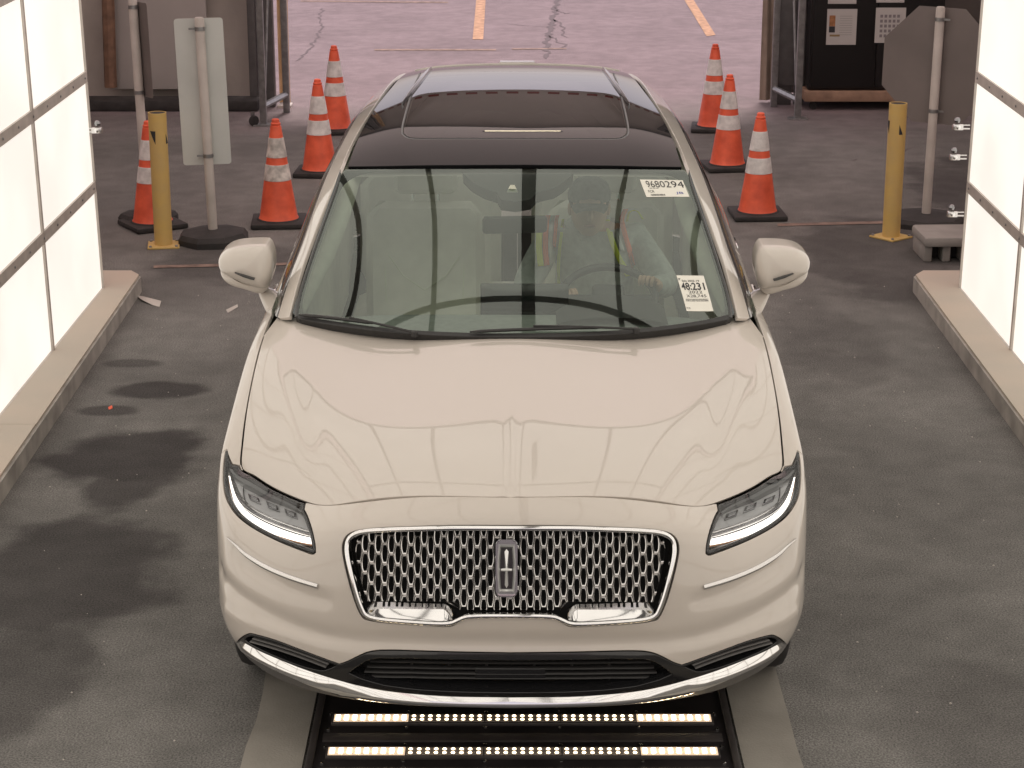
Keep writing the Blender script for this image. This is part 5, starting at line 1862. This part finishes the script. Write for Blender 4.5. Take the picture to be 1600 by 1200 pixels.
# ------------------------------------------------------------------ door mirrors
def in_car(u, v, y):          # photo trace on the left half -> car coordinates at length y
    d = view_dir(800 + (u - centre_u(v)), v)
    p = CAM_IN_CAR + d * ((y + CAR_Y) / d[1])
    return p
cap_px = [(341,410),(343,402),(348,396),(357,390),(370,386),(388,384),(404,383.5),(416,384),(421,389),(425,400),(426.5,414),(425.5,430),(422,442),(416,449),(402,448),(385,443),(366,435),(350,427),(343,420)]
skirt_px = [(344,421),(352,427),(366,434),(385,441),(402,446),(416,448),(421,447),(416,455),(409,459),(400,458),(381,452),(363,447),(351,440),(345,431)]
Ym = 1.80
def pillow(mb, outl, yf, yb, bulge, cx, cz, rings=7, tilt=.0):
    """closed shell: rear rim at yb, domed front towards -y"""
    n = len(outl)
    R_ = []
    for k in range(rings + 1):
        t = k / rings                      # 0 rim .. 1 centre
        a = t * math.pi / 2
        s_ = math.cos(a) ** .55
        dy = math.sin(a) ** .8
        ring = []
        for (x, z) in outl:
            X = cx + (x - cx) * s_; Z = cz + (z - cz) * s_
            ring.append(mb.bm.verts.new((X, yf - bulge * dy + tilt * (Z - cz), Z)))
        R_.append(ring)
    back = [mb.bm.verts.new((cx + (x - cx) * .985, yb, cz + (z - cz) * .985)) for x, z in outl]
    for i in range(n): mb.bm.faces.new((back[i], back[(i + 1) % n], R_[0][(i + 1) % n], R_[0][i]))
    for a, b in zip(R_, R_[1:]):
        for i in range(n):
            mb.bm.faces.new((a[i], a[(i + 1) % n], b[(i + 1) % n], b[i]))
    mb.bm.faces.new(back[::-1])
for side in (-1, 1):
    Mi = bpy.data.objects.new('door_mirror', None); COL.objects.link(Mi); Mi.parent = car
    sx = 1 if side < 0 else -1
    def xz(pts, y=Ym): return [(sx * p[0], p[2]) for p in [in_car(u, v, y) for u, v in pts]]
    o1_ = xz(catmull(cap_px, True, .34, corners=(7,)))
    cx = sum(p[0] for p in o1_) / len(o1_); cz = sum(p[1] for p in o1_) / len(o1_)
    mb = MB(); pillow(mb, o1_, Ym + .02, Ym + .13, .085, cx, cz, tilt=.10)
    bmesh.ops.remove_doubles(mb.bm, verts=mb.bm.verts, dist=.0008)
    mb.build('mirror_cap', paint, Mi, angle=50)
    o2_ = xz(catmull(skirt_px, True, .34, corners=(6,)))
    cx2 = sum(p[0] for p in o2_) / len(o2_); cz2 = sum(p[1] for p in o2_) / len(o2_)
    mb = MB(); pillow(mb, o2_, Ym + .015, Ym + .12, .045, cx2, cz2, 5)
    mb.build('mirror_skirt', paint, Mi, angle=50)
    # turn signal slit
    tl = xz([(366, 427.5), (380, 434.0), (392, 437.8), (397, 438.6), (397.5, 436.4), (392, 435.0), (380, 431.2)], Ym - .085)
    mb = MB(); mb.prism(tl, .05, 'y', Ym - .085); mb.build('signal_slit', dark_trim, Mi, smooth=False)
    # foot of the mirror
    ft = [((402, 452), (417, 452), 1.86, .05), ((405, 462), (427, 455), 1.85, .055), ((409, 472), (433, 459), 1.82, .055), ((413, 482), (438, 466), 1.78, .05), ((415.5, 487), (441, 470), 1.77, .04)]
    mb = MB(); rings = []
    for a, b, y, th_ in ft:
        A3, B3 = in_car(*a, y), in_car(*b, y)
        A3[0] *= sx; B3[0] *= sx
        r = []
        for k in range(14):
            an = 2 * math.pi * k / 14
            c_, s2_ = math.cos(an), math.sin(an)
            m_ = (A3 + B3) / 2 + (B3 - A3) / 2 * math.copysign(abs(c_) ** .75, c_)
            r.append(mb.bm.verts.new((m_[0], m_[1] + th_ * .8 * math.copysign(abs(s2_) ** .8, s2_), m_[2])))
        rings.append(r)
    for a, b in zip(rings, rings[1:]):
        for k in range(14): mb.bm.faces.new((a[k], a[(k + 1) % 14], b[(k + 1) % 14], b[k]))
    mb.bm.faces.new(rings[0]); mb.bm.faces.new(rings[-1][::-1])
    mb.build('mirror_foot', paint, Mi)
    gp = [(cx + (x - cx) * .86, cz + (z - cz) * .86) for x, z in o1_]
    mb = MB(); mb.prism(gp, .004, 'y', Ym + .129); mb.build('mirror_glass', chrome, Mi, smooth=False)

# ------------------------------------------------------------------ wheels
def wheel(x, y, side):
    W = bpy.data.objects.new('wheel', None); COL.objects.link(W); W.parent = car
    W.location = (x, y, .362)
    rot = Matrix.Rotation(side * math.pi / 2, 3, 'Y')
    mb = MB()
    mb.lathe([(.262, -.115), (.30, -.122), (.335, -.122), (.352, -.112), (.360, -.09), (.362, 0), (.360, .09), (.352, .112), (.335, .122), (.30, .122), (.262, .115)], n=56, rot=rot, cap=False)
    mb.build('tyre', rubber, W)
    mb = MB()
    mb.lathe([(.262, -.113), (.255, -.11), (.248, -.06), (.245, .06), (.252, .10), (.263, .116), (.256, .120), (.240, .104), (.235, .03)], n=48, rot=rot, cap=False)
    for k in range(10):
        a = 2 * math.pi * k / 10
        da = .10
        pts = [((.05 * math.cos(a - .5), .05 * math.sin(a - .5))), (.245 * math.cos(a - da), .245 * math.sin(a - da)), (.245 * math.cos(a + da), .245 * math.sin(a + da)), (.05 * math.cos(a + .5), .05 * math.sin(a + .5))]
        sub = MB(); sub.bm.free(); sub.bm = mb.bm
        sub.prism(pts, side * .02, 'x', side * .070)
    mb.lathe([(.062, .060), (.062, .098), (.05, .104)], n=24, rot=rot)
    mb.build('rim', satin_chrome, W, angle=30)
    mb = MB(); mb.lathe([(.17, -.01), (.17, .015)], n=32, rot=rot); mb.build('brake_disc', chrome_dark, W)
for side in (-1, 1):
    wheel(side * .822, AY_, side); wheel(side * .822, 3.815, side)
MB().box((0, 2.45, .30), (1.70, 4.0, .12), None, .03).build('underbody_light_block', under, car)  # unseen dark box, added to block light under the car
MB().box((0, 1.15, .62), (1.2, .10, .7)).build('engine_bulkhead', under, car)
MB().box((0, .45, .50), (1.15, .08, .5)).build('radiator', under, car)

# ------------------------------------------------------------------ cabin
cab_in = bpy.data.objects.new('cabin', None); COL.objects.link(cab_in); cab_in.parent = car
mb = MB()
mb.grid(lambda a, b: ((a - .5) * 1.62 * (1 - .05 * (1 - b)), 1.28 + .72 * b + .17 * (2 * a - 1) ** 2 * (1 - b), 1.018 - .030 * (1 - b) - .035 * (2 * a - 1) ** 4 - .018 * max(0, b - .82) / .18 * 5), 30, 12)
d_ = mb.build('dashboard', dash_mat, cab_in)
s_ = d_.modifiers.new('t', 'SOLIDIFY'); s_.thickness = .16; s_.offset = -1
MB().box((.04, 1.93, 1.035), (.34, .020, .16), Matrix.Rotation(R(-12), 3, 'X'), .006).build('centre_screen', black_gloss, cab_in)
# instrument hood
mb = MB(); mb.grid(lambda a, b: (.37 + (a - .5) * .42, 1.72 + .26 * b, 1.012 + .048 * math.sin(math.pi * a) ** .6 * (.6 + .4 * b)), 16, 6); mb.build('instrument_hood', dark_trim, cab_in)
MB().box((0, 2.75, .50), (1.55, 2.6, .10)).build('cabin_floor', dark_trim, cab_in)
MB().box((0, 2.55, .68), (.26, 1.1, .30), None, .03).build('centre_console', cream, cab_in)
# headliner: inside skin of the roof (starts behind the glass) and pale pillar trims
full2 = [np.array([x, 0.0]) for x in np.linspace(.02, .98, 12)] + [np.array([x, .97]) for x in np.linspace(.98, .02, 12)]
panel(ROOF, full2, 'headliner', headliner, cab_in, holes=[sr_f], res=.1, off=-.045, gap=0, flange=0)
for side in (-1, 1):
    mb = MB()
    path = [(.80, 1.62, 1.10), (.79, 1.74, 1.15), (.762, 1.93, 1.24), (.730, 2.12, 1.345), (.69, 2.34, 1.452), (.655, 2.58, 1.50), (.62, 2.9, 1.52)]
    wid = [.02, .05, .085, .10, .085, .055, .05]
    rings = []
    for (x, y, z), w in zip(path, wid):
        c0_ = Vector((side * (x - .012), y, z))
        r = []
        for k in range(10):
            an = 2 * math.pi * k / 10
            r.append(mb.bm.verts.new(c0_ + Vector((-side * (w * .42 * math.cos(an) + w * .30), w * .55 * math.sin(an) + .02, -.018 * math.cos(an) - w * .12))))
        rings.append(r)
    for a, b in zip(rings, rings[1:]):
        for k in range(10): mb.bm.faces.new((a[k], a[(k + 1) % 10], b[(k + 1) % 10], b[k]))
    mb.bm.faces.new(rings[0]); mb.bm.faces.new(rings[-1][::-1])
    mb.build('pillar_trim', cream_trim, cab_in)
    MB().box((side * .80, 2.75, .84), (.05, 2.2, .42), None, .02).build('door_trim', cream, cab_in)
    mb = MB(); mb.tube([(side * .79, 2.78, 1.08), (side * .765, 2.82, 1.25), (side * .69, 2.86, 1.47)], .045, 8); mb.build('centre_pillar_trim', cream_trim, cab_in)

def rounded_slab(mb, w, h, t, r=.06, puff=.03, nx_=14, nz=18, taper=0., waist=0.):
    """upright cushion centred on x, standing on z=0, front face towards -y"""
    def prof(a, b, s_):
        x = (a - .5) * 2; z = (b - .5) * 2
        k = (1 - abs(x) ** 5) ** .2 * 1.0
        sq = lambda q: math.copysign(abs(q) ** 1., q)
        wz = w / 2 * (1 - taper * b - waist * math.sin(math.pi * b)) * (1 - .22 * max(0, abs(z) - .8) / .2)
        e = max(0., 1 - abs(x) ** 6) ** .5 * max(0., 1 - abs(z) ** 8) ** .5
        return (x * wz, s_ * (t / 2) * e ** .6 + (puff * (abs(x) ** 2) * -1 if s_ < 0 else 0) * e, h * b)
    mb.grid(lambda a, b: prof(a, b, -1), nx_, nz)
    mb.grid(lambda a, b: prof(a, b, 1), nx_, nz)
    bmesh.ops.remove_doubles(mb.bm, verts=mb.bm.verts, dist=.0005)
def seat(x, y, rec=14):
    S_ = bpy.data.objects.new('seat', None); COL.objects.link(S_); S_.parent = cab_in
    S_.location = (x, y, .62)
    mb = MB(); rounded_slab(mb, .50, .62, .16, puff=.045, waist=-.02)
    b_ = mb.build('backrest', cream, S_); b_.rotation_euler = (R(-rec), 0, 0)
    mb = MB()
    for sx in (-1, 1):
        mb.tube([(sx * .155, -.088, .06), (sx * .165, -.094, .25), (sx * .17, -.092, .42), (sx * .12, -.085, .53)], .004, 6)
        mb.tube([(sx * .16, -.092, .40), (sx * .09, -.093, .30), (0, -.090, .24)], .003, 6)
    mb.build('seam', dark_trim if False else cream_trim, b_)
    mb = MB(); rounded_slab(mb, .27, .19, .11, puff=.0)
    h_ = mb.build('headrest', cream, S_); h_.location = (0, .175, .625); h_.rotation_euler = (R(-6), 0, 0)
    mb = MB()
    for sx in (-.055, .055): mb.tube([(sx, .155, .56), (sx, .17, .66)], .006, 6)
    mb.build('headrest_post', chrome, S_)
    mb = MB(); mb.box((0, -.26, -.04), (.50, .52, .14), None, .05); mb.build('cushion', cream, S_)
    return S_
seat(-.385, 2.78); seat(.385, 2.80)
for x in (-.40, .40):
    S_ = bpy.data.objects.new('rear_seat', None); COL.objects.link(S_); S_.parent = cab_in; S_.location = (x, 3.62, .62)
    mb = MB(); rounded_slab(mb, .66, .58, .16); b_ = mb.build('backrest', cream, S_); b_.rotation_euler = (R(-16), 0, 0)
    mb = MB(); mb.box((0, -.25, -.03), (.68, .5, .14), None, .05); mb.build('cushion', cream, S_)
# steering wheel
SW = bpy.data.objects.new('steering_wheel', None); COL.objects.link(SW); SW.parent = cab_in
SW.location = (.37, 2.13, 1.005); SW.rotation_euler = (R(-62 + 90 - 0), 0, 0)
mb = MB()
mb.tube([(.185 * math.cos(2 * math.pi * k / 36), .185 * math.sin(2 * math.pi * k / 36), 0) for k in range(36)], .0155, 8, closed=True)
mb.build('rim', dark_trim, SW)
mb = MB(); mb.box((0, 0, .012), (.13, .11, .04), None, .015); mb.box((-.115, .0, .0), (.13, .03, .014)); mb.box((.115, .0, .0), (.13, .03, .014)); mb.box((0, -.12, 0), (.03, .12, .014)); mb.build('hub', dark_trim, SW)
# mirror and sensor cover on the windshield
sc_ = px_st(WS, [(737,266),(743,282),(756,291),(772,296),(780,305),(805,309),(828,305),(838,296),(857,291),(872,283),(880,266)])
sc_ = [WS.cast(CAM_IN_CAR, view_dir(u - 3.5, v)) for u, v in [(722,266),(738,281),(757,291),(776,297),(783,308),(806,311),(829,307),(840,296),(866,290),(882,280),(896,266)]]
panel(WS, sc_, 'sensor_cover', dark_trim, cab_in, res=.03, off=-.012, flange=.05, gap=0)
p, nn = WS.frame(*[np.array([q]) for q in WS.cast(CAM_IN_CAR, view_dir(801, 318))], np.array([-.10]))
mir = MB(); mir.box((0, 0, 0), (.25, .03, .07), None, .014)
mm_ = mir.build('rear_view_mirror', dark_trim, cab_in); mm_.location = p[0]; mm_.rotation_euler = (R(8), 0, R(6))
MB().box((0, .017, 0), (.235, .004, .058), None, .001).build('mirror_glass', chrome, mm_)
MB().prism([(-.030, -.022), (.030, -.022), (.008, .022), (-.008, .022)], .004, 'y', -.004).build('mirror_mount_glint', cream_trim, cab_in, smooth=False).location = tuple(WS.frame(*[np.array([q]) for q in WS.cast(CAM_IN_CAR, view_dir(797, 295))], np.array([-.008]))[0][0])  # cream triangle: bright reflection on the mirror cover put into colour

# ------------------------------------------------------------------ driver
person = empty('person', (0, 0, 0), label='driver in grey hooded top and hi-vis safety vest behind the steering wheel, looking down', cat='person')
m_skin = principled('skin', (.58, .38, .28), .55)
m_hood = vary(principled('grey_hoodie', (.48, .51, .49), .9), 30, .15, .002, 60)
m_vest = principled('vest_lime', (.72, .82, .07), .7, emit=None)
m_vo = principled('vest_orange', (.95, .17, .09), .7)
m_vs = principled('vest_silver', (.55, .56, .55), .4, .3)
m_hair = principled('dark_hair', (.03, .025, .022), .7)
m_cap = vary(principled('dark_cap', (.15, .16, .16), .85), 40, .2)
def skin_mesh(name, verts, edges, radii, root, mat, par, sub=2):
    me = bpy.data.meshes.new(name); me.from_pydata(verts, edges, []); me.update()
    o = link(name, me, par, mat)
    mod = o.modifiers.new('skin', 'SKIN'); mod.use_smooth_shade = True
    if not me.skin_vertices: pass
    for i, r in enumerate(radii):
        rr = r if hasattr(r, '__len__') else (r, r)
        me.skin_vertices[0].data[i].radius = rr
        me.skin_vertices[0].data[i].use_root = (i == root)
    sb = o.modifiers.new('sub', 'SUBSURF'); sb.levels = sub; sb.render_levels = sub
    bpy.context.view_layer.update()
    dg = bpy.context.evaluated_depsgraph_get()
    me2 = bpy.data.meshes.new_from_object(o.evaluated_get(dg)); me2.name = name
    o.modifiers.clear(); o.data = me2
    me2.shade_smooth()
    if not me2.materials: me2.materials.append(mat)
    return o
# joints in car coordinates (driver sits on the right of the photo, leaning towards the middle)
J = dict(pel=(.37, 2.72, .72), wa=(.36, 2.69, .86), ch=(.335, 2.66, 1.02), up=(.325, 2.645, 1.12), nk=(.315, 2.62, 1.185), hd=(.305, 2.575, 1.265), ht=(.305, 2.575, 1.315),
         ls=(.15, 2.66, 1.125), le=(.03, 2.52, .93), lw=(.155, 2.30, .96), lh=(.20, 2.225, 1.0),
         rs=(.495, 2.66, 1.125), re=(.63, 2.50, .96), rw=(.565, 2.27, 1.02), rh=(.535, 2.20, 1.06),
         lhip=(.27, 2.66, .70), lk=(.22, 2.24, .72), lf=(.22, 2.0, .48), rhip=(.47, 2.66, .70), rk=(.50, 2.24, .72), rf=(.50, 2.0, .48))
names = list(J)
E_l = [('pel','wa'),('wa','ch'),('ch','up'),('up','nk'),('nk','hd'),('hd','ht'),('up','ls'),('ls','le'),('le','lw'),('lw','lh'),('up','rs'),('rs','re'),('re','rw'),('rw','rh'),('pel','lhip'),('lhip','lk'),('lk','lf'),('pel','rhip'),('rhip','rk'),('rk','rf')]
rad = dict(pel=(.14,.11), wa=(.13,.10), ch=(.15,.105), up=(.12,.085), nk=.052, hd=(.070,.085), ht=(.066,.074), ls=.062, le=.044, lw=.028, lh=(.034,.022), rs=.062, re=.044, rw=.028, rh=(.034,.022), lhip=.085, lk=.06, lf=.045, rhip=.085, rk=.06, rf=.045)
verts = [J[k] for k in names]; edges = [(names.index(a), names.index(b)) for a, b in E_l]
radii = [rad[k] for k in names]
# fingers curling over the wheel rim
def fingers(w, h, root_i, sgn):
    base = np.array(J[h]); d = base - np.array(J[w]); d /= np.linalg.norm(d)
    sd = np.cross(d, [0, 0, 1]); sd /= np.linalg.norm(sd)
    for k, (o_, ln) in enumerate(((-.026, .052), (-.009, .060), (.009, .057), (.026, .045))):
        p0 = base + sd * o_ + d * .012; p1 = p0 + d * ln * .5 + np.array([0, 0, .006]); p2 = p1 + d * ln * .3 + np.array([0, 0, -.022]); p3 = p2 + np.array([0, .004, -.022])
        i0 = len(verts); verts.extend([tuple(p0), tuple(p1), tuple(p2), tuple(p3)]); radii.extend([.0095, .0088, .008, .007])
        edges.extend([(root_i, i0), (i0, i0 + 1), (i0 + 1, i0 + 2), (i0 + 2, i0 + 3)])
    p0 = base - d * .015 + sd * sgn * .034; p1 = p0 + d * .03 + sd * sgn * .012 + np.array([0, 0, -.012]); p2 = p1 + d * .02 + np.array([0, 0, -.012])
    i0 = len(verts); verts.extend([tuple(p0), tuple(p1), tuple(p2)]); radii.extend([.0115, .010, .008])
    edges.extend([(root_i, i0), (i0, i0 + 1), (i0 + 1, i0 + 2)])
fingers('lw', 'lh', names.index('lh'), 1); fingers('rw', 'rh', names.index('rh'), -1)
body = skin_mesh('body', verts, edges, radii, 0, m_skin, person)
person.location = car.location; person.rotation_euler = car.rotation_euler
# face details: nose, eyes, mouth, ears
hx, hy, hz = J['hd']
mb = MB()
def ell(mb, c, r, n=12, m_=8, rot=None):
    mb.lathe([(r[0] * math.sin(math.pi * k / m_), -r[2] * math.cos(math.pi * k / m_)) for k in range(1, m_)], (0, 0, 0), n, Matrix.Diagonal((1, r[1] / r[0], 1)))
    vs = list(mb.bm.verts)[-n * (m_ - 1):]
    if rot is not None: bmesh.ops.rotate(mb.bm, cent=(0, 0, 0), matrix=rot, verts=vs)
    bmesh.ops.translate(mb.bm, vec=c, verts=vs)
ell(mb, (hx, hy, hz + .005), (.078, .098, .118)); mb.build('face', m_skin, person)
mb = MB(); ell(mb, (hx, hy - .098, hz - .005), (.014, .020, .026)); mb.build('nose', m_skin, person)
mb = MB()
for sx in (-1, 1): ell(mb, (hx + sx * .079, hy + .01, hz), (.010, .020, .030), 8, 6)
mb.build('ears', m_skin, person)
mb = MB()
for sx in (-1, 1): ell(mb, (hx + sx * .031, hy - .083, hz + .018), (.014, .008, .008), 8, 6)
mb.build('eyes', m_hair, person)
mb = MB(); ell(mb, (hx, hy - .089, hz - .050), (.024, .006, .006), 8, 6); mb.build('mouth', principled('lips', (.32, .13, .11), .6), person)
mb = MB(); ell(mb, (hx, hy + .018, hz + .022), (.084, .094, .112)); mb.build('hair', m_hair, person)
mb = MB()
mb.lathe([(.088, 0), (.089, .03), (.078, .065), (.05, .088), (.01, .096)], (hx, hy + .005, hz + .040), 20)
mb.grid(lambda a, b: (hx + (a - .5) * .150 * (1 - .25 * b * b), hy - .065 - .085 * b * (1 - (2 * a - 1) ** 2 * .35), hz + .050 - .022 * b - .02 * (2 * a - 1) ** 2), 10, 5)
mb.build('cap', m_cap, person)
# hooded top: torso and sleeves a little thicker than the body
nm2 = ['pel','wa','ch','up','nk','ls','le','lw','rs','re','rw']
ex = dict(nk=(.315, 2.635, 1.155))
v2 = [ex.get(k, J[k]) for k in nm2]
r2 = dict(pel=(.165,.13), wa=(.165,.125), ch=(.185,.125), up=(.145,.10), nk=.075, ls=.078, le=.060, lw=.042, rs=.078, re=.060, rw=.042)
e2 = [(nm2.index(a), nm2.index(b)) for a, b in E_l if a in nm2 and b in nm2]
hoodie = skin_mesh('hoodie', v2, e2, [r2[k] for k in nm2], 0, m_hood, person)
mb = MB(); mb.tube([(.315 + .085 * math.cos(a), 2.655 + .075 * math.sin(a), 1.165 + .02 * math.sin(a)) for a in np.linspace(0, 2 * math.pi, 20)[:-1]], .032, 8, closed=True); mb.build('hood_collar', m_hood, person)
# vest bands laid on the chest: (lime edge, orange stripe, silver)
hb = BVHTree.FromObject(hoodie, bpy.context.evaluated_depsgraph_get())
def band(path, w, off, name, mat):
    """path in (x, z) on the chest front, projected back along +y"""
    P2 = catmull([np.array(p) for p in path], False, .2)
    mb = MB(); prev = None
    for i, (x, z) in enumerate(P2):
        row = []
        for k in (-1, -.33, .33, 1):
            q = Vector((x + k * w / 2, 2.0, z))
            loc, n_, f_, d_ = hb.ray_cast(q, Vector((0, 1, 0)))
            if loc is None: loc = Vector((x + k * w / 2, 2.66, z))
            row.append(mb.bm.verts.new((loc.x, loc.y - off, loc.z)))
        if prev:
            for k in range(3): mb.bm.faces.new((prev[k], prev[k + 1], row[k + 1], row[k]))
        prev = row
    o = mb.build(name, mat, person)
    s_ = o.modifiers.new('t', 'SOLIDIFY'); s_.thickness = .004
def zx(u, v, y=2.53):
    p = CAM_IN_CAR + view_dir(u - 3, v) * ((y + CAR_Y) / view_dir(u - 3, v)[1]); return (p[0], p[2])
L1 = [zx(851, 346), zx(848, 362), zx(846, 390), zx(848, 415)]
band([(x - .013, z) for x, z in L1], .024, .012, 'vest_edge', m_vest)
band([(x + .012, z) for x, z in L1], .020, .013, 'vest_stripe', m_vo)
band([(x + .032, z) for x, z in L1], .020, .012, 'vest_tape', m_vs)
band([(x + .050, z) for x, z in L1[:3]], .014, .013, 'vest_stripe', m_vo)
band([zx(879, 352), zx(874, 385), zx(872, 414), zx(872, 455)], .012, .014, 'vest_edge', m_vest)
R1 = [zx(978, 336), zx(972, 352), zx(976, 372), zx(983, 396), zx(990, 425)]
band(R1, .020, .013, 'vest_stripe', m_vo)
band([zx(1005, 352), zx(996, 339), zx(984, 341), zx(980, 356)], .010, .014, 'vest_edge', m_vest)
band([zx(948, 352), zx(953, 372), zx(962, 395), zx(972, 415), zx(980, 434)], .024, .014, 'vest_edge', m_vest)
band([zx(958, 350), zx(963, 370), zx(971, 392)], .018, .0125, 'vest_tape', m_vs)

# ------------------------------------------------------------------ windshield stickers
def ws_map(corners):
    c = [WS.cast(CAM_IN_CAR, view_dir(u - 3.4, v)) for u, v in corners]      # tl, tr, br, bl
    def f(a, b):      # a 0..1 left-right, b 0..1 bottom-top
        return c[3] * (1 - a) * (1 - b) + c[2] * a * (1 - b) + c[1] * a * b + c[0] * (1 - a) * b
    return f
def text_mesh(s, size, bold=0., width=1.):
    cu = bpy.data.curves.new('text', 'FONT'); cu.body = s; cu.size = size; cu.align_x = 'LEFT'; cu.resolution_u = 3; cu.offset = bold
    o = bpy.data.objects.new('text', cu); COL.objects.link(o)
    dg = bpy.context.evaluated_depsgraph_get()
    me = bpy.data.meshes.new_from_object(o.evaluated_get(dg))
    bpy.data.objects.remove(o); bpy.data.curves.remove(cu)
    co = np.array([v.co[:] for v in me.vertices])
    return me, co
m_stk = principled('sticker_paper', (.80, .78, .70), .5)
m_blue = principled('ink_blue', (.05, .06, .35), .6)
def sticker(corners, label, items, bars):
    f = ws_map(corners)
    o = empty('windshield_sticker', car.location, car.rotation_euler.z, label=label, cat='sticker')
    mb = MB()
    def P_(a, b, off):
        st = f(a, b); p = WS.frame(np.array([st[0]]), np.array([st[1]]), np.array([off]))[0][0]; return p
    mb.grid(lambda a, b: tuple(P_(a, b, .0012)), 8, 8)
    sh = mb.build('sticker_sheet', m_stk, o)
    for txt, a0, b0, a1, b1, mat, bold in items:
        me, co = text_mesh(txt, 1.0, bold)
        lo, hi = co.min(0), co.max(0)
        for v in me.vertices:
            fx = (v.co.x - lo[0]) / (hi[0] - lo[0]); fz = (v.co.y - lo[1]) / (hi[1] - lo[1])
            v.co = Vector(P_(a0 + (a1 - a0) * fx, b0 + (b1 - b0) * fz, .0021))
        me.materials.clear(); me.materials.append(mat)
        link('lettering', me, o)
    mb = MB()
    for a0, b0, a1, b1 in bars:
        vs = [mb.bm.verts.new(P_(a, b, .0021)) for a, b in ((a0, b0), (a1, b0), (a1, b1), (a0, b1))]
        mb.bm.faces.new(vs)
    if bars: mb.build('barcode', m_ink, o, smooth=False)
    else: mb.bm.free()
rg = random.Random(4)
bars1 = []
x = .16
while x < .52:
    w = rg.choice([.005, .009, .013]); bars1.append((x, .07, x + w, .18)); x += w + rg.choice([.006, .010])
bars1 += [(.20, .52, .28, .545), (.30, .52, .36, .545), (.38, .52, .44, .545)]
sticker([(999,280.5),(1066,281.5),(1077,307.5),(1010,308)], 'white sticker reading 9680294 in the upper right windshield corner',
        [('9680294', .15, .58, .985, .93, m_ink, 0.), ('FCR', .13, .27, .30, .42, m_ink, 0.), ('JB', .78, .15, .92, .32, m_blue, 0.)], bars1)
bars2 = []
for r_ in (.235, .20):
    x = .10
    while x < .92:
        w = rg.choice([.012, .02, .03]); bars2.append((x, r_, x + w, r_ + .022)); x += w + rg.choice([.012, .02])
bars2 += [(.03, .83, .09, .85), (.03, .87, .12, .89)]
sticker([(1057.5,430),(1100,430.5),(1116,486),(1074,486)], 'white sticker reading 48:231 2022 X28,745 low on the right windshield edge',
        [('Sale 2025-19', .16, .77, .80, .835, m_ink, .01), ('48:231', .07, .50, .93, .74, m_ink, .018), ('2022', .30, .40, .80, .48, m_ink, 0.), ('X28,745', .17, .285, .90, .37, m_ink, 0.), ('FCR', .04, .04, .20, .07, m_ink, 0.)], bars2)
